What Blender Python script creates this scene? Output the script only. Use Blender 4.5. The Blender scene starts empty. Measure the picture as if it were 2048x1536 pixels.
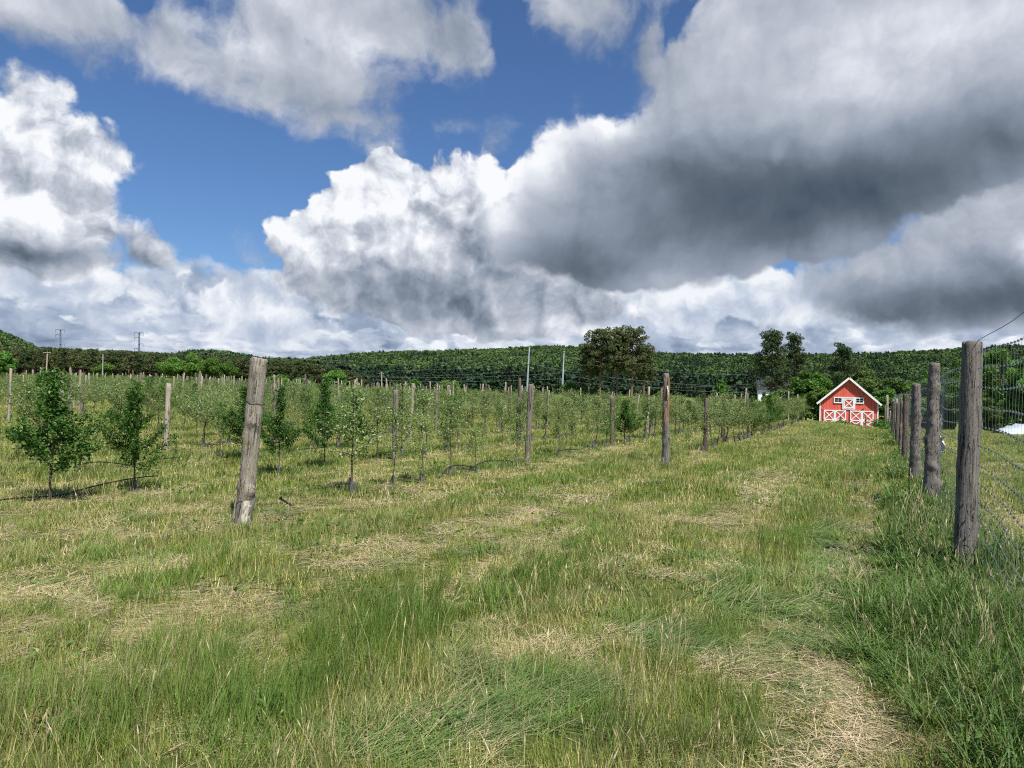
import bpy, math, random
import numpy as np
from mathutils import Matrix, Vector, noise as mn

scene = bpy.context.scene
COL = scene.collection
R = math.radians

# ------------------------------------------------------------------ camera
F = 1536.0                      # focal length in photograph pixels (2048 wide)
PITCH, ROLL, EYE = math.atan(12 / 1536), R(1.35), 1.6
cam_d = bpy.data.cameras.new('camera')
cam_d.sensor_width = 36.0
cam_d.lens = 27.0
cam_d.clip_start = 0.05
cam_d.clip_end = 12000
cam = bpy.data.objects.new('camera', cam_d)
COL.objects.link(cam)
CR = Matrix.Rotation(math.pi / 2 + PITCH, 3, 'X') @ Matrix.Rotation(ROLL, 3, 'Z')
cam.matrix_world = Matrix.Translation((0, 0, EYE)) @ CR.to_4x4()
scene.camera = cam


def pdir(px, py):
    return (CR @ Vector(((px - 1024) / F, -(py - 768) / F, -1))).normalized()


def pground(px, py, z=0.0):
    d = pdir(px, py)
    t = (z - EYE) / d.z
    return Vector((d.x * t, d.y * t))


def pat(px, py, Y):
    """world point on the ray of a photograph pixel at depth Y"""
    d = pdir(px, py)
    t = Y / d.y
    return Vector((d.x * t, Y, EYE + d.z * t))


# ------------------------------------------------------------------ view and light
scene.view_settings.view_transform = 'Standard'
scene.view_settings.look = 'None'
scene.view_settings.exposure = 0.54
scene.view_settings.gamma = 1.0
scene.view_settings.use_curve_mapping = False
scene.render.engine = 'CYCLES'
scene.cycles.max_bounces = 6
scene.cycles.diffuse_bounces = 3
scene.cycles.glossy_bounces = 2
scene.cycles.transmission_bounces = 3
scene.cycles.use_denoising = False
scene.cycles.filter_width = 1.15
scene.cycles.use_adaptive_sampling = True
scene.cycles.adaptive_threshold = 0.02

SUN_AZ, SUN_EL = 152.0, 55.0     # azimuth clockwise from the view direction (+Y)
sun_d = bpy.data.lights.new('sun', 'SUN')
sun_d.energy = 5.0
sun_d.angle = R(0.53)
sun_d.color = (1.0, 0.955, 0.88)
sun = bpy.data.objects.new('sun', sun_d)
sun.location = (0, 0, 60)
sv = Vector((math.sin(R(SUN_AZ)) * math.cos(R(SUN_EL)), math.cos(R(SUN_AZ)) * math.cos(R(SUN_EL)), math.sin(R(SUN_EL))))
sun.rotation_euler = sv.to_track_quat('Z', 'Y').to_euler()
COL.objects.link(sun)


# ------------------------------------------------------------------ node helpers
class NT:
    def __init__(s, tree):
        s.t = tree
        s.n = tree.nodes
        s.l = tree.links

    def put(s, sock, v):
        if isinstance(v, bpy.types.NodeSocket):
            s.l.new(v, sock)
        elif v is not None:
            sock.default_value = v

    def new(s, typ, **kw):
        n = s.n.new(typ)
        for k, v in kw.items():
            setattr(n, k, v)
        return n

    def m(s, op, a, b=None, c=None, clamp=False):
        n = s.new('ShaderNodeMath', operation=op, use_clamp=clamp)
        for i, v in enumerate((a, b, c)):
            s.put(n.inputs[i], v)
        return n.outputs[0]

    def v(s, op, a, b=None, scale=None):
        n = s.new('ShaderNodeVectorMath', operation=op)
        s.put(n.inputs[0], a)
        if b is not None:
            s.put(n.inputs[1], b)
        if scale is not None:
            s.put(n.inputs['Scale'], scale)
        return n.outputs['Value'] if op in ('LENGTH', 'DOT_PRODUCT', 'DISTANCE') else n.outputs[0]

    def xyz(s, x, y, z=0.0):
        n = s.new('ShaderNodeCombineXYZ')
        for i, v in enumerate((x, y, z)):
            s.put(n.inputs[i], v)
        return n.outputs[0]

    def sep(s, v):
        n = s.new('ShaderNodeSeparateXYZ')
        s.put(n.inputs[0], v)
        return n.outputs

    def noise(s, vec, scale, detail=6, rough=0.5, dist=0.0, lac=2.0, color=False, dim='3D', w=None):
        n = s.new('ShaderNodeTexNoise', noise_dimensions=dim)
        s.put(n.inputs['Vector'], vec)
        if w is not None:
            s.put(n.inputs['W'], w)
        s.put(n.inputs['Scale'], scale)
        s.put(n.inputs['Detail'], detail)
        s.put(n.inputs['Roughness'], rough)
        s.put(n.inputs['Lacunarity'], lac)
        s.put(n.inputs['Distortion'], dist)
        return n.outputs['Color' if color else 'Fac']

    def voro(s, vec, scale, detail=0.0, rough=0.5, smooth=None, rand=1.0):
        n = s.new('ShaderNodeTexVoronoi', feature='SMOOTH_F1' if smooth else 'F1', voronoi_dimensions='2D' if not smooth else '3D')
        n.normalize = True
        s.put(n.inputs['Vector'], vec)
        s.put(n.inputs['Scale'], scale)
        s.put(n.inputs['Detail'], detail)
        s.put(n.inputs['Roughness'], rough)
        s.put(n.inputs['Randomness'], rand)
        if smooth:
            s.put(n.inputs['Smoothness'], smooth)
        return n.outputs['Distance']

    def rng(s, v, a, b, c=0.0, d=1.0, smooth=False, clamp=True):
        n = s.new('ShaderNodeMapRange', clamp=clamp)
        n.interpolation_type = 'SMOOTHSTEP' if smooth else 'LINEAR'
        for i, x in enumerate((v, a, b, c, d)):
            s.put(n.inputs[i], x)
        return n.outputs[0]

    def mix(s, f, a, b, blend='MIX'):
        n = s.new('ShaderNodeMix', data_type='RGBA', blend_type=blend)
        s.put(n.inputs['Factor'], f)
        s.put(n.inputs['A'], a if isinstance(a, bpy.types.NodeSocket) or len(a) == 4 else (*a, 1))
        s.put(n.inputs['B'], b if isinstance(b, bpy.types.NodeSocket) or len(b) == 4 else (*b, 1))
        return n.outputs['Result']

    def mixf(s, f, a, b):
        n = s.new('ShaderNodeMix', data_type='FLOAT')
        s.put(n.inputs[0], f)
        s.put(n.inputs[2], a)
        s.put(n.inputs[3], b)
        return n.outputs[0]

    def ramp(s, f, stops, interp='LINEAR'):
        n = s.new('ShaderNodeValToRGB')
        r = n.color_ramp
        r.interpolation = interp
        while len(r.elements) < len(stops):
            r.elements.new(0.5)
        for e, (p, c) in zip(r.elements, stops):
            e.position = p
            e.color = (*c, 1) if len(c) == 3 else c
        s.put(n.inputs[0], f)
        return n.outputs[0]


def lin(r, g, b):
    f = lambda c: c / 12.92 if c <= 0.04045 else ((c + 0.055) / 1.055) ** 2.4
    return (f(r / 255), f(g / 255), f(b / 255))


# ------------------------------------------------------------------ world: blue sky with broken cumulus
world = bpy.data.worlds.new('World')
scene.world = world
world.use_nodes = True
world.cycles.sampling_method = 'MANUAL'
world.cycles.sample_map_resolution = 256
W = NT(world.node_tree)
W.n.clear()


def ae(px, py):
    d = pdir(px, py)
    return math.degrees(math.atan2(d.x, d.y)) / 10, math.degrees(math.asin(d.z)) / 10


gen = W.new('ShaderNodeTexCoord').outputs['Generated']
gx, gy, gz = W.sep(gen)[:3]
az = W.m('MULTIPLY', W.m('ARCTAN2', gx, gy), 18 / math.pi)
el = W.m('MULTIPLY', W.m('ARCSINE', gz), 18 / math.pi)
P0 = W.xyz(az, el, 0.0)


def center(v, amp):
    return W.v('MULTIPLY', W.v('SUBTRACT', v, (0.5, 0.5, 0.5)), amp)


# domain warps: one broad, one fine
wb = center(W.noise(P0, 0.9, 1, 0.5, color=True, dim='2D'), (0.30, 0.20, 0))
wf = center(W.noise(P0, 4.5, 3, 0.6, color=True, dim='2D'), (0.13, 0.11, 0))
P = W.v('ADD', W.v('ADD', P0, wb), wf)
PW = P
PS = W.v('ADD', P0, W.v('ADD', wb, W.v('SCALE', wf, scale=0.5)))


def blobs(vec, lst):
    """max over ellipses given in photograph pixels (cx, cy, rx, ry[, tilt]); positive inside, in units of 10 degrees"""
    out = None
    for b in lst:
        cx, cy, rx, ry = b[:4]
        tilt = b[4] if len(b) > 4 else 0
        a0, e0 = ae(cx, cy)
        a1, _ = ae(cx + 20, cy)
        _, e1 = ae(cx, cy - 20)
        kx, ky = (a1 - a0) / 20, (e1 - e0) / 20
        mp = W.new('ShaderNodeMapping', vector_type='TEXTURE')
        W.put(mp.inputs['Vector'], vec)
        mp.inputs['Location'].default_value = (a0, e0, 0)
        mp.inputs['Rotation'].default_value = (0, 0, R(tilt))
        mp.inputs['Scale'].default_value = (rx * kx, ry * ky, 1)
        sz = 0.5 * (rx * kx + ry * ky) * 0.5 + 0.5 * min(rx * kx, ry * ky)
        f = W.m('MULTIPLY_ADD', W.v('LENGTH', mp.outputs[0]), -sz, sz)
        out = f if out is None else W.m('SMOOTH_MAX', out, f, 0.12)
    return out


def glow(vec, lst):
    """sum of soft ellipses: (cx, cy, rx, ry, strength[, tilt])"""
    out = None
    for b in lst:
        cx, cy, rx, ry, st = b[:5]
        tilt = b[5] if len(b) > 5 else 0
        a0, e0 = ae(cx, cy)
        a1, _ = ae(cx + 20, cy)
        _, e1 = ae(cx, cy - 20)
        kx, ky = (a1 - a0) / 20, (e1 - e0) / 20
        mp = W.new('ShaderNodeMapping', vector_type='TEXTURE')
        W.put(mp.inputs['Vector'], vec)
        mp.inputs['Location'].default_value = (a0, e0, 0)
        mp.inputs['Rotation'].default_value = (0, 0, R(tilt))
        mp.inputs['Scale'].default_value = (rx * kx, ry * ky, 1)
        f = W.rng(W.v('LENGTH', mp.outputs[0]), 1.0, 0.0, 0.0, st, smooth=True)
        out = f if out is None else W.m('ADD', out, f)
    return out


# shared detail fields (pairs sampled towards the light for relief)
LOFF = (0.05, 0.085, 0.0)
LOFB = (0.13, 0.24, 0.0)
P2 = W.v('ADD', P, LOFF)
n1 = W.noise(P, 2.2, 7, 0.58, dim='2D')
n1b = W.noise(P2, 2.2, 6, 0.58, dim='2D')
rel_f = W.m('SUBTRACT', n1, n1b)
n2 = W.noise(P, 0.85, 3, 0.5, dim='2D')
n2b = W.noise(W.v('ADD', P, LOFB), 0.85, 3, 0.5, dim='2D')
rel_b = W.m('SUBTRACT', n2, n2b)
bil = W.voro(P, 2.6, 2.0, 0.55)
bilb = W.voro(P2, 2.6, 2.0, 0.55)
rel_v = W.m('SUBTRACT', bilb, bil)

# the sky itself
sky = W.new('ShaderNodeTexSky', sky_type='NISHITA')
sky.sun_disc = False
sky.sun_elevation = R(SUN_EL)
sky.sun_rotation = R(SUN_AZ)
sky.altitude = 300
sky.air_density = 1.0
sky.dust_density = 0.6
sky.ozone_density = 2.0
blue = W.mix(1.0, W.v('SCALE', sky.outputs[0], scale=0.085), (0.70, 0.93, 1.24), 'MULTIPLY')

WHITE = lin(243, 245, 249)
SHADES = [(0.0, lin(62, 76, 92)), (0.22, lin(98, 110, 124)), (0.45, lin(144, 155, 172)), (0.7, lin(190, 196, 208)),
          (0.86, lin(221, 226, 235)), (1.0, lin(247, 249, 252))]


HAZY = [(0.0, lin(120, 138, 164)), (0.35, lin(158, 173, 197)), (0.65, lin(192, 203, 221)), (1.0, lin(240, 244, 250))]


def shade(b, st=SHADES):
    return W.ramp(b, st)


def msum(*a):
    o = a[0]
    for x in a[1:]:
        o = W.m('ADD', o, x)
    return o


def emit(c):
    n = W.new('ShaderNodeBackground')
    W.put(n.inputs['Color'], c)
    n.inputs['Strength'].default_value = 0.70
    return n.outputs[0]


def over(alpha, under, c):
    n = W.new('ShaderNodeMixShader')
    W.l.new(alpha, n.inputs[0])
    W.l.new(under, n.inputs[1])
    W.l.new(emit(c), n.inputs[2])
    return n.outputs[0]


def layer(under, cover, width, bright, st=SHADES):
    alpha = W.rng(cover, 0.0, width, 0, 1, smooth=True)
    return over(alpha, under, shade(bright, st))


def k(x, f):
    return W.m('MULTIPLY', x, f)


def lit(base, gl, *rel):
    # relief fades out in the shaded parts of a cloud
    t_ = W.m('ADD', gl, base)
    return W.m('MULTIPLY_ADD', msum(*rel), W.rng(t_, 0.30, 0.85, 0.5, 1.0), t_)


edge = lambda amp_n, amp_b=0.0, amp_v=0.0: msum(k(W.m('SUBTRACT', n1, 0.5), amp_n), k(W.m('SUBTRACT', n2, 0.5), amp_b), k(W.m('SUBTRACT', 0.33, bil), amp_v))

col = emit(blue)
# ---- low banks towards the horizon: two sheets of small cumulus in flattened perspective
hy = W.m('LOGARITHM', W.m('MAXIMUM', W.m('ADD', el, 0.50), 0.3), 2.718)
for (sc, off, cov_lo, cov_hi, top, br) in ((0.62, 3.1, 0.05, 0.62, 1.3, 0.82), (0.95, 9.7, 0.46, 0.58, 1.1, 0.84), (1.3, 5.2, 0.53, 0.60, 0.8, 0.84)):
    q = W.xyz(W.m('MULTIPLY_ADD', az, sc * 1.15, off), W.m('MULTIPLY', hy, sc * 2.3), 0.0)
    q = W.v('ADD', q, center(W.noise(q, 3.4, 3, 0.6, color=True, dim='2D'), (0.34, 0.30, 0.0)))
    vq = W.m('SUBTRACT', 0.75, W.voro(q, 3.0, 2.0, 0.5))
    vqb = W.m('SUBTRACT', 0.75, W.voro(W.v('ADD', q, (0.03, 0.10, 0)), 3.0, 1.0, 0.5))
    h1 = W.m('ADD', k(W.noise(q, 1.5, 4, 0.5, dim='2D'), 0.75), k(vq, 0.30))
    thr = W.rng(el, 0.25, top, cov_lo, cov_hi + 0.26)
    b = msum(br, k(W.m('SUBTRACT', vq, vqb), 1.0), k(W.m('SUBTRACT', h1, thr), -0.9), k(W.m('SUBTRACT', n1, 0.5), 0.7), k(rel_f, 0.6), k(W.m('SUBTRACT', n2, 0.5), 0.7))
    alpha = W.rng(W.m('SUBTRACT', h1, thr), 0.0, 0.11, 0, 1, smooth=True)
    col = over(alpha, col, shade(b, HAZY))
# pale low bank and named small heads near the horizon
cv = W.m('ADD', blobs(P, [(120, 575, 280, 50), (300, 600, 90, 50), (500, 590, 150, 62), (560, 640, 120, 40), (1420, 600, 300, 56), (1280, 620, 220, 60),
                          (1560, 590, 130, 50), (340, 540, 36, 28)]), edge(0.45, 0.2, 0.30))
b = lit(0.80, glow(PS, [(140, 640, 330, 50, -0.18), (560, 665, 230, 50, -0.20), (480, 560, 120, 60, -0.06), (330, 600, 60, 60, 0.1), (60, 570, 240, 30, -0.2),
                                                        (1350, 600, 150, 60, 0.08), (1420, 690, 300, 30, -0.15)]), k(rel_f, 1.3), k(rel_b, 0.6), k(rel_v, 0.6))
col = layer(col, cv, 0.10, b, HAZY)
# ---- left towering cumulus
cv = W.m('ADD', blobs(PW, [(20, 215, 110, 105), (60, 340, 185, 130), (215, 325, 90, 60), (110, 440, 180, 110), (90, 505, 230, 55), (255, 505, 66, 46)]), edge(0.40, 0.05, 0.36))
b = lit(0.85, glow(PS, [(90, 515, 330, 66, -0.44), (30, 480, 220, 80, -0.2), (30, 290, 110, 120, -0.10), (170, 370, 130, 90, 0.12),
                                                        (110, 230, 90, 60, 0.10), (270, 500, 90, 60, -0.15)]), k(rel_f, 1.4), k(rel_b, 0.9), k(rel_v, 0.8))
col = layer(col, cv, 0.12, b)
# thin fragments
cv = W.m('ADD', blobs(PW, [(540, 520, 60, 34), (500, 505, 34, 30), (900, 250, 80, 26), (760, 300, 76, 46), (985, 300, 34, 54, -40), (1130, 200, 30, 60, -10)]), edge(0.5, 0.1, 0.1))
col = layer(col, cv, 0.32, msum(0.62, k(rel_f, 1.0)))
# ---- central cumulus
cv = W.m('ADD', blobs(PW, [(662, 455, 66, 56), (785, 385, 112, 76), (905, 385, 120, 76), (1000, 400, 120, 100), (720, 500, 160, 105), (880, 520, 230, 125),
                          (1060, 580, 220, 100), (750, 575, 200, 66), (960, 620, 150, 56)]), edge(0.36, 0.04, 0.46))
b = lit(0.84, glow(PS, [(740, 600, 280, 95, -0.35), (1000, 630, 330, 120, -0.38), (870, 530, 280, 120, -0.20), (680, 430, 90, 70, 0.10),
                                                        (1040, 500, 200, 130, -0.2), (850, 370, 240, 60, 0.10)]), k(rel_f, 1.4), k(rel_b, 0.5), k(rel_v, 0.85))
col = layer(col, cv, 0.055, b)
# ---- high soft cloud across the top left, and its shreds to the right
cv = W.m('ADD', blobs(PW, [(60, 5, 430, 118), (330, 90, 220, 90), (420, 120, 220, 96), (600, 130, 260, 140), (700, 20, 320, 140), (690, 235, 160, 66), (910, 70, 110, 110), (200, 60, 200, 80),
                           (1180, 10, 150, 110), (1290, 110, 76, 130), (1210, -40, 260, 80)]), edge(0.66, 0.12, 0.0))
cv = W.m('SUBTRACT', cv, glow(PW, [(285, 0, 60, 46, 0.5), (1030, 60, 40, 160, 0.35), (1345, 80, 26, 80, 0.35)]))
b = lit(0.66, glow(PS, [(130, 10, 300, 80, 0.10), (500, 90, 130, 70, 0.14), (740, 90, 110, 70, 0.10), (560, 190, 260, 70, -0.08), (760, 200, 260, 130, -0.16),
                                                         (330, 30, 80, 60, -0.10), (900, 50, 200, 120, -0.12), (1220, 80, 260, 170, -0.20), (150, 110, 260, 40, -0.1)]), k(rel_f, 0.5), k(rel_b, 0.8))
col = layer(col, cv, 0.32, b)
# ---- right low bank
cv = W.m('ADD', blobs(PW, [(1880, 560, 350, 95, 4), (2060, 470, 340, 140), (1780, 595, 190, 56), (2000, 620, 330, 50), (2060, 400, 300, 140)]), edge(0.34, 0.06, 0.1))
b = lit(0.60, glow(PS, [(1790, 620, 300, 80, -0.36), (2020, 570, 340, 90, -0.26), (2048, 620, 260, 60, -0.2), (2060, 510, 60, 50, 0.3), (1950, 450, 240, 80, 0.08)]), k(rel_f, 0.6), k(rel_b, 0.6))
col = layer(col, cv, 0.16, b)
# ---- the big grey cloud overhead to the right
cv = W.m('ADD', blobs(PW, [(1760, 60, 440, 270), (1480, 200, 200, 190), (1500, 360, 470, 175, -2), (1160, 350, 150, 130), (1130, 480, 140, 86), (1400, 460, 470, 98), (1290, 540, 200, 40),
                          (1900, 210, 440, 225, 14), (1040, 340, 60, 50), (1170, 250, 80, 40, 20)]), edge(0.30, 0.05, 0.24))
b = lit(0.58, glow(PS, [(1500, 430, 700, 230, -0.34, 4), (1480, 430, 420, 140, -0.10), (1120, 530, 260, 90, -0.26), (1930, 310, 520, 170, -0.26, 14), (1040, 300, 140, 150, 0.40),
                   (1170, 225, 160, 90, 0.46), (1230, 270, 120, 70, 0.12), (1850, 50, 500, 170, 0.20), (1740, 170, 260, 90, 0.08), (1430, 120, 110, 200, 0.08), (1330, 330, 190, 100, -0.10),
                   (1000, 440, 70, 140, 0.26), (1575, 300, 26, 46, 0.10, -25), (1300, 560, 160, 40, 0.1)]), k(rel_f, 0.40), k(rel_b, 0.7), k(rel_v, 0.10))
col = layer(col, cv, 0.10, b)

wo = W.new('ShaderNodeOutputWorld')
W.l.new(col, wo.inputs['Surface'])
# ------------------------------------------------------------------ object helpers
def tag(o, label=None, cat=None, group=None, kind=None):
    if label:
        o['label'] = label
    if cat:
        o['category'] = cat
    if group:
        o['group'] = group
    if kind:
        o['kind'] = kind
    return o


def empty(name, loc=(0, 0, 0), rz=0.0):
    o = bpy.data.objects.new(name, None)
    o.empty_display_size = 0.3
    o.location = loc
    o.rotation_euler = (0, 0, rz)
    COL.objects.link(o)
    return o


def link(name, mesh, parent=None, do_link=True):
    o = bpy.data.objects.new(name, mesh)
    if do_link:
        COL.objects.link(o)
    if parent is not None:
        o.parent = parent
    return o


def copy_tree(o, parent=None):
    c = o.copy()
    COL.objects.link(c)
    c.parent = parent
    for ch in KIDS.get(o.name, []):
        copy_tree(ch, c)
    return c


KIDS = {}


def child(name, mesh, parent):
    o = link(name, mesh, parent)
    KIDS.setdefault(parent.name, []).append(o)
    return o


class MB:
    """collects vertices and faces (with an optional per-vertex colour and material index) for ONE mesh"""

    def __init__(s):
        s.v, s.f, s.c, s.mi, s.nv = [], [], [], [], 0

    def add(s, v, f, c=(0.5, 0.5, 0.5), mi=0):
        v = np.asarray(v, dtype=np.float32).reshape(-1, 3)
        f = np.asarray(f, dtype=np.int64)
        if f.ndim == 1:
            f = f.reshape(1, -1)
        s.v.append(v)
        c = np.asarray(c, dtype=np.float32)
        if c.ndim == 1:
            c = np.tile(c, (len(v), 1))
        s.c.append(c)
        s.f.append(f + s.nv)
        s.mi.append(np.full(len(f), mi))
        s.nv += len(v)
        return s

    def box(s, c, size, rot=None, mi=0, col=(0.5, 0.5, 0.5)):
        sx, sy, sz = [x / 2 for x in size]
        v = np.array([[x, y, z] for x in (-sx, sx) for y in (-sy, sy) for z in (-sz, sz)], float)
        if rot is not None:
            v = v @ np.array(rot).T
        v += np.array(c)
        return s.add(v, [[0, 1, 3, 2], [4, 6, 7, 5], [0, 4, 5, 1], [2, 3, 7, 6], [0, 2, 6, 4], [1, 5, 7, 3]], col, mi)

    def beam(s, a, b, w, h, up=(0, 0, 1), mi=0, col=(0.5, 0.5, 0.5)):
        a, b = Vector(a), Vector(b)
        d = (b - a)
        L = d.length
        d.normalize()
        x = d.cross(Vector(up)).normalized()
        u = x.cross(d)
        rot = np.array([[d.x, x.x, u.x], [d.y, x.y, u.y], [d.z, x.z, u.z]])
        return s.box((a + b) / 2, (L, w, h), rot, mi, col)

    def tube(s, pts, rad, n=6, cap=True, mi=0, col=(0.5, 0.5, 0.5)):
        pts = np.asarray(pts, float)
        m = len(pts)
        rad = np.broadcast_to(np.asarray(rad, float), (m,))
        t = np.gradient(pts, axis=0)
        t /= np.linalg.norm(t, axis=1, keepdims=True) + 1e-9
        ref = np.array([0.0, 0.0, 1.0]) if abs(t[0][2]) < 0.8 else np.array([1.0, 0.0, 0.0])
        a = np.arange(n) / n * 2 * math.pi
        vs = []
        x = np.cross(t[0], ref)
        x /= np.linalg.norm(x)
        for i in range(m):
            x = x - t[i] * np.dot(x, t[i])
            x /= np.linalg.norm(x) + 1e-9
            y = np.cross(t[i], x)
            vs.append(pts[i] + rad[i] * (np.cos(a)[:, None] * x + np.sin(a)[:, None] * y))
        v = np.concatenate(vs)
        i = np.arange(m - 1)[:, None] * n
        j = np.arange(n)[None, :]
        jn = (j + 1) % n
        f = np.stack([i + j, i + jn, i + n + jn, i + n + j], -1).reshape(-1, 4)
        s.add(v, f, col, mi)
        if cap:
            base = s.nv - m * n
            s.f.append(np.array([list(range(base + (m - 1) * n, base + m * n))]))
            s.mi.append(np.full(1, mi))
        return s

    def build(s, name, mats, smooth=False):
        me = bpy.data.meshes.new(name)
        v = np.concatenate(s.v)
        lens = np.concatenate([np.full(len(f), f.shape[1]) for f in s.f])
        idx = np.concatenate([f.ravel() for f in s.f])
        me.vertices.add(len(v))
        me.vertices.foreach_set('co', v.ravel())
        me.loops.add(len(idx))
        me.loops.foreach_set('vertex_index', idx.astype(np.int32))
        me.polygons.add(len(lens))
        st = np.concatenate([[0], np.cumsum(lens)[:-1]])
        me.polygons.foreach_set('loop_start', st.astype(np.int32))
        me.polygons.foreach_set('material_index', np.concatenate(s.mi).astype(np.int32))
        me.polygons.foreach_set('use_smooth', np.full(len(lens), bool(smooth)))
        c = np.concatenate(s.c)
        at = me.attributes.new('tint', 'FLOAT_VECTOR', 'POINT')
        at.data.foreach_set('vector', c.ravel())
        for m in (mats if isinstance(mats, (list, tuple)) else [mats]):
            me.materials.append(m)
        me.update(calc_edges=True)
        return me


# ------------------------------------------------------------------ materials
def mat(name, rough=0.8, spec=0.3):
    m = bpy.data.materials.new(name)
    m.use_nodes = True
    t = NT(m.node_tree)
    t.n.clear()
    out = t.new('ShaderNodeOutputMaterial')
    p = t.new('ShaderNodeBsdfPrincipled')
    p.inputs['Roughness'].default_value = rough
    p.inputs['Specular IOR Level'].default_value = spec
    t.l.new(p.outputs[0], out.inputs['Surface'])
    t.out, t.p = out, p
    return m, t


def wpos(t):
    return t.new('ShaderNodeNewGeometry').outputs['Position']


def opos(t):
    return t.new('ShaderNodeTexCoord').outputs['Object']


def tint(t):
    n = t.new('ShaderNodeAttribute', attribute_name='tint')
    return t.sep(n.outputs['Vector'])


def bump(t, h, strength=0.5, dist=0.01):
    b = t.new('ShaderNodeBump')
    b.inputs['Strength'].default_value = strength
    b.inputs['Distance'].default_value = dist
    t.put(b.inputs['Height'], h)
    t.l.new(b.outputs[0], t.p.inputs['Normal'])


def leafy(name, c_dark, c_light, c_alt=None, alt=0.1, trans=0.35, rough=0.55, spec=0.25, nscale=0.4, inst=0.0):
    """leaves: colour varies by leaf (tint.x), by clump and by place; some light passes through"""
    m, t = mat(name, rough, spec)
    r, h, q = tint(t)[:3]
    nz = t.noise(wpos(t), nscale, 3, 0.6)
    f = t.m('ADD', t.m('MULTIPLY', r, 0.6), t.rng(nz, 0.3, 0.7, -0.1, 0.5), clamp=True)
    c = t.mix(f, c_dark, c_light)
    if c_alt:
        c = t.mix(t.m('GREATER_THAN', q, 1 - alt), c, c_alt)
    if inst:
        oi = t.new('ShaderNodeObjectInfo').outputs['Random']
        hs = t.new('ShaderNodeHueSaturation')
        t.put(hs.inputs['Color'], c)
        t.put(hs.inputs['Value'], t.rng(oi, 0, 1, 1 - inst, 1 + inst))
        t.put(hs.inputs['Hue'], t.rng(t.m('FRACT', t.m('MULTIPLY', oi, 7.3)), 0, 1, 0.5 - inst * 0.06, 0.5 + inst * 0.06))
        c = hs.outputs[0]
    t.put(t.p.inputs['Base Color'], c)
    if trans:
        tr = t.new('ShaderNodeBsdfTranslucent')
        t.put(tr.inputs['Color'], t.mix(0.5, c, t.mix(1.0, c, (1.5, 1.6, 0.5), 'MULTIPLY')))
        ms = t.new('ShaderNodeMixShader')
        ms.inputs[0].default_value = trans
        t.l.new(t.p.outputs[0], ms.inputs[1])
        t.l.new(tr.outputs[0], ms.inputs[2])
        t.l.new(ms.outputs[0], t.out.inputs['Surface'])
    return m


def bark(name, c1, c2, scale=20, stretch=(1, 1, 0.2), rough=0.9):
    m, t = mat(name, rough, 0.15)
    v = t.v('MULTIPLY', opos(t), stretch)
    n = t.noise(v, scale, 6, 0.65)
    t.put(t.p.inputs['Base Color'], t.mix(t.rng(n, 0.35, 0.65), c1, c2))
    bump(t, n, 0.6, 0.01)
    return m


def weathered(name, c1, c2, c3=None, lichen=0.0, rough=0.85):
    """old round timber: grey, streaked lengthwise, with cracks and stains"""
    m, t = mat(name, rough, 0.2)
    p = opos(t)
    oi = t.new('ShaderNodeObjectInfo').outputs['Random']
    p = t.v('ADD', p, t.xyz(t.m('MULTIPLY', oi, 13.0), t.m('MULTIPLY', oi, 7.0), t.m('MULTIPLY', oi, 31.0)))
    st = t.noise(t.v('MULTIPLY', p, (1, 1, 0.07)), 60, 5, 0.6)
    big = t.noise(t.v('MULTIPLY', p, (1, 1, 0.45)), 7, 5, 0.6)
    fine = t.noise(p, 120, 4, 0.7)
    c = t.mix(t.rng(st, 0.32, 0.68), c1, c2)
    c = t.mix(t.rng(big, 0.48, 0.66, 0, 0.75), c, c3 or c1)
    if lichen:
        lz = t.noise(p, 14, 5, 0.7)
        c = t.mix(t.rng(lz, 0.62 - lichen * 0.2, 0.70 - lichen * 0.2), c, (0.19, 0.17, 0.06))
    crack = t.noise(t.v('MULTIPLY', p, (1, 1, 0.035)), 38, 2, 0.5)
    ck = t.rng(t.m('ABSOLUTE', t.m('SUBTRACT', crack, 0.5)), 0.004, 0.022, 1, 0)
    ck = t.m('MULTIPLY', ck, t.rng(t.noise(t.v('MULTIPLY', p, (1, 1, 0.2)), 9, 2), 0.42, 0.52))
    c = t.mix(t.m('MULTIPLY', ck, 0.92), c, (0.02, 0.017, 0.014))
    c = t.mix(t.rng(fine, 0.66, 0.74, 0, 0.4), c, (0.35, 0.33, 0.28))
    t.put(t.p.inputs['Base Color'], c)
    bump(t, t.m('ADD', t.m('MULTIPLY', st, 0.6), t.m('ADD', t.m('MULTIPLY', ck, -1.0), t.m('MULTIPLY', fine, 0.3))), 1.0, 0.02)
    return m


def plain(name, c, rough=0.6, spec=0.4, var=0.12, scale=6, metallic=0.0):
    m, t = mat(name, rough, spec)
    n = t.noise(opos(t), scale, 5, 0.6)
    t.put(t.p.inputs['Base Color'], t.mix(t.rng(n, 0.3, 0.7), tuple(x * (1 - var) for x in c), tuple(min(1, x * (1 + var)) for x in c)))
    t.p.inputs['Metallic'].default_value = metallic
    return m


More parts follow.
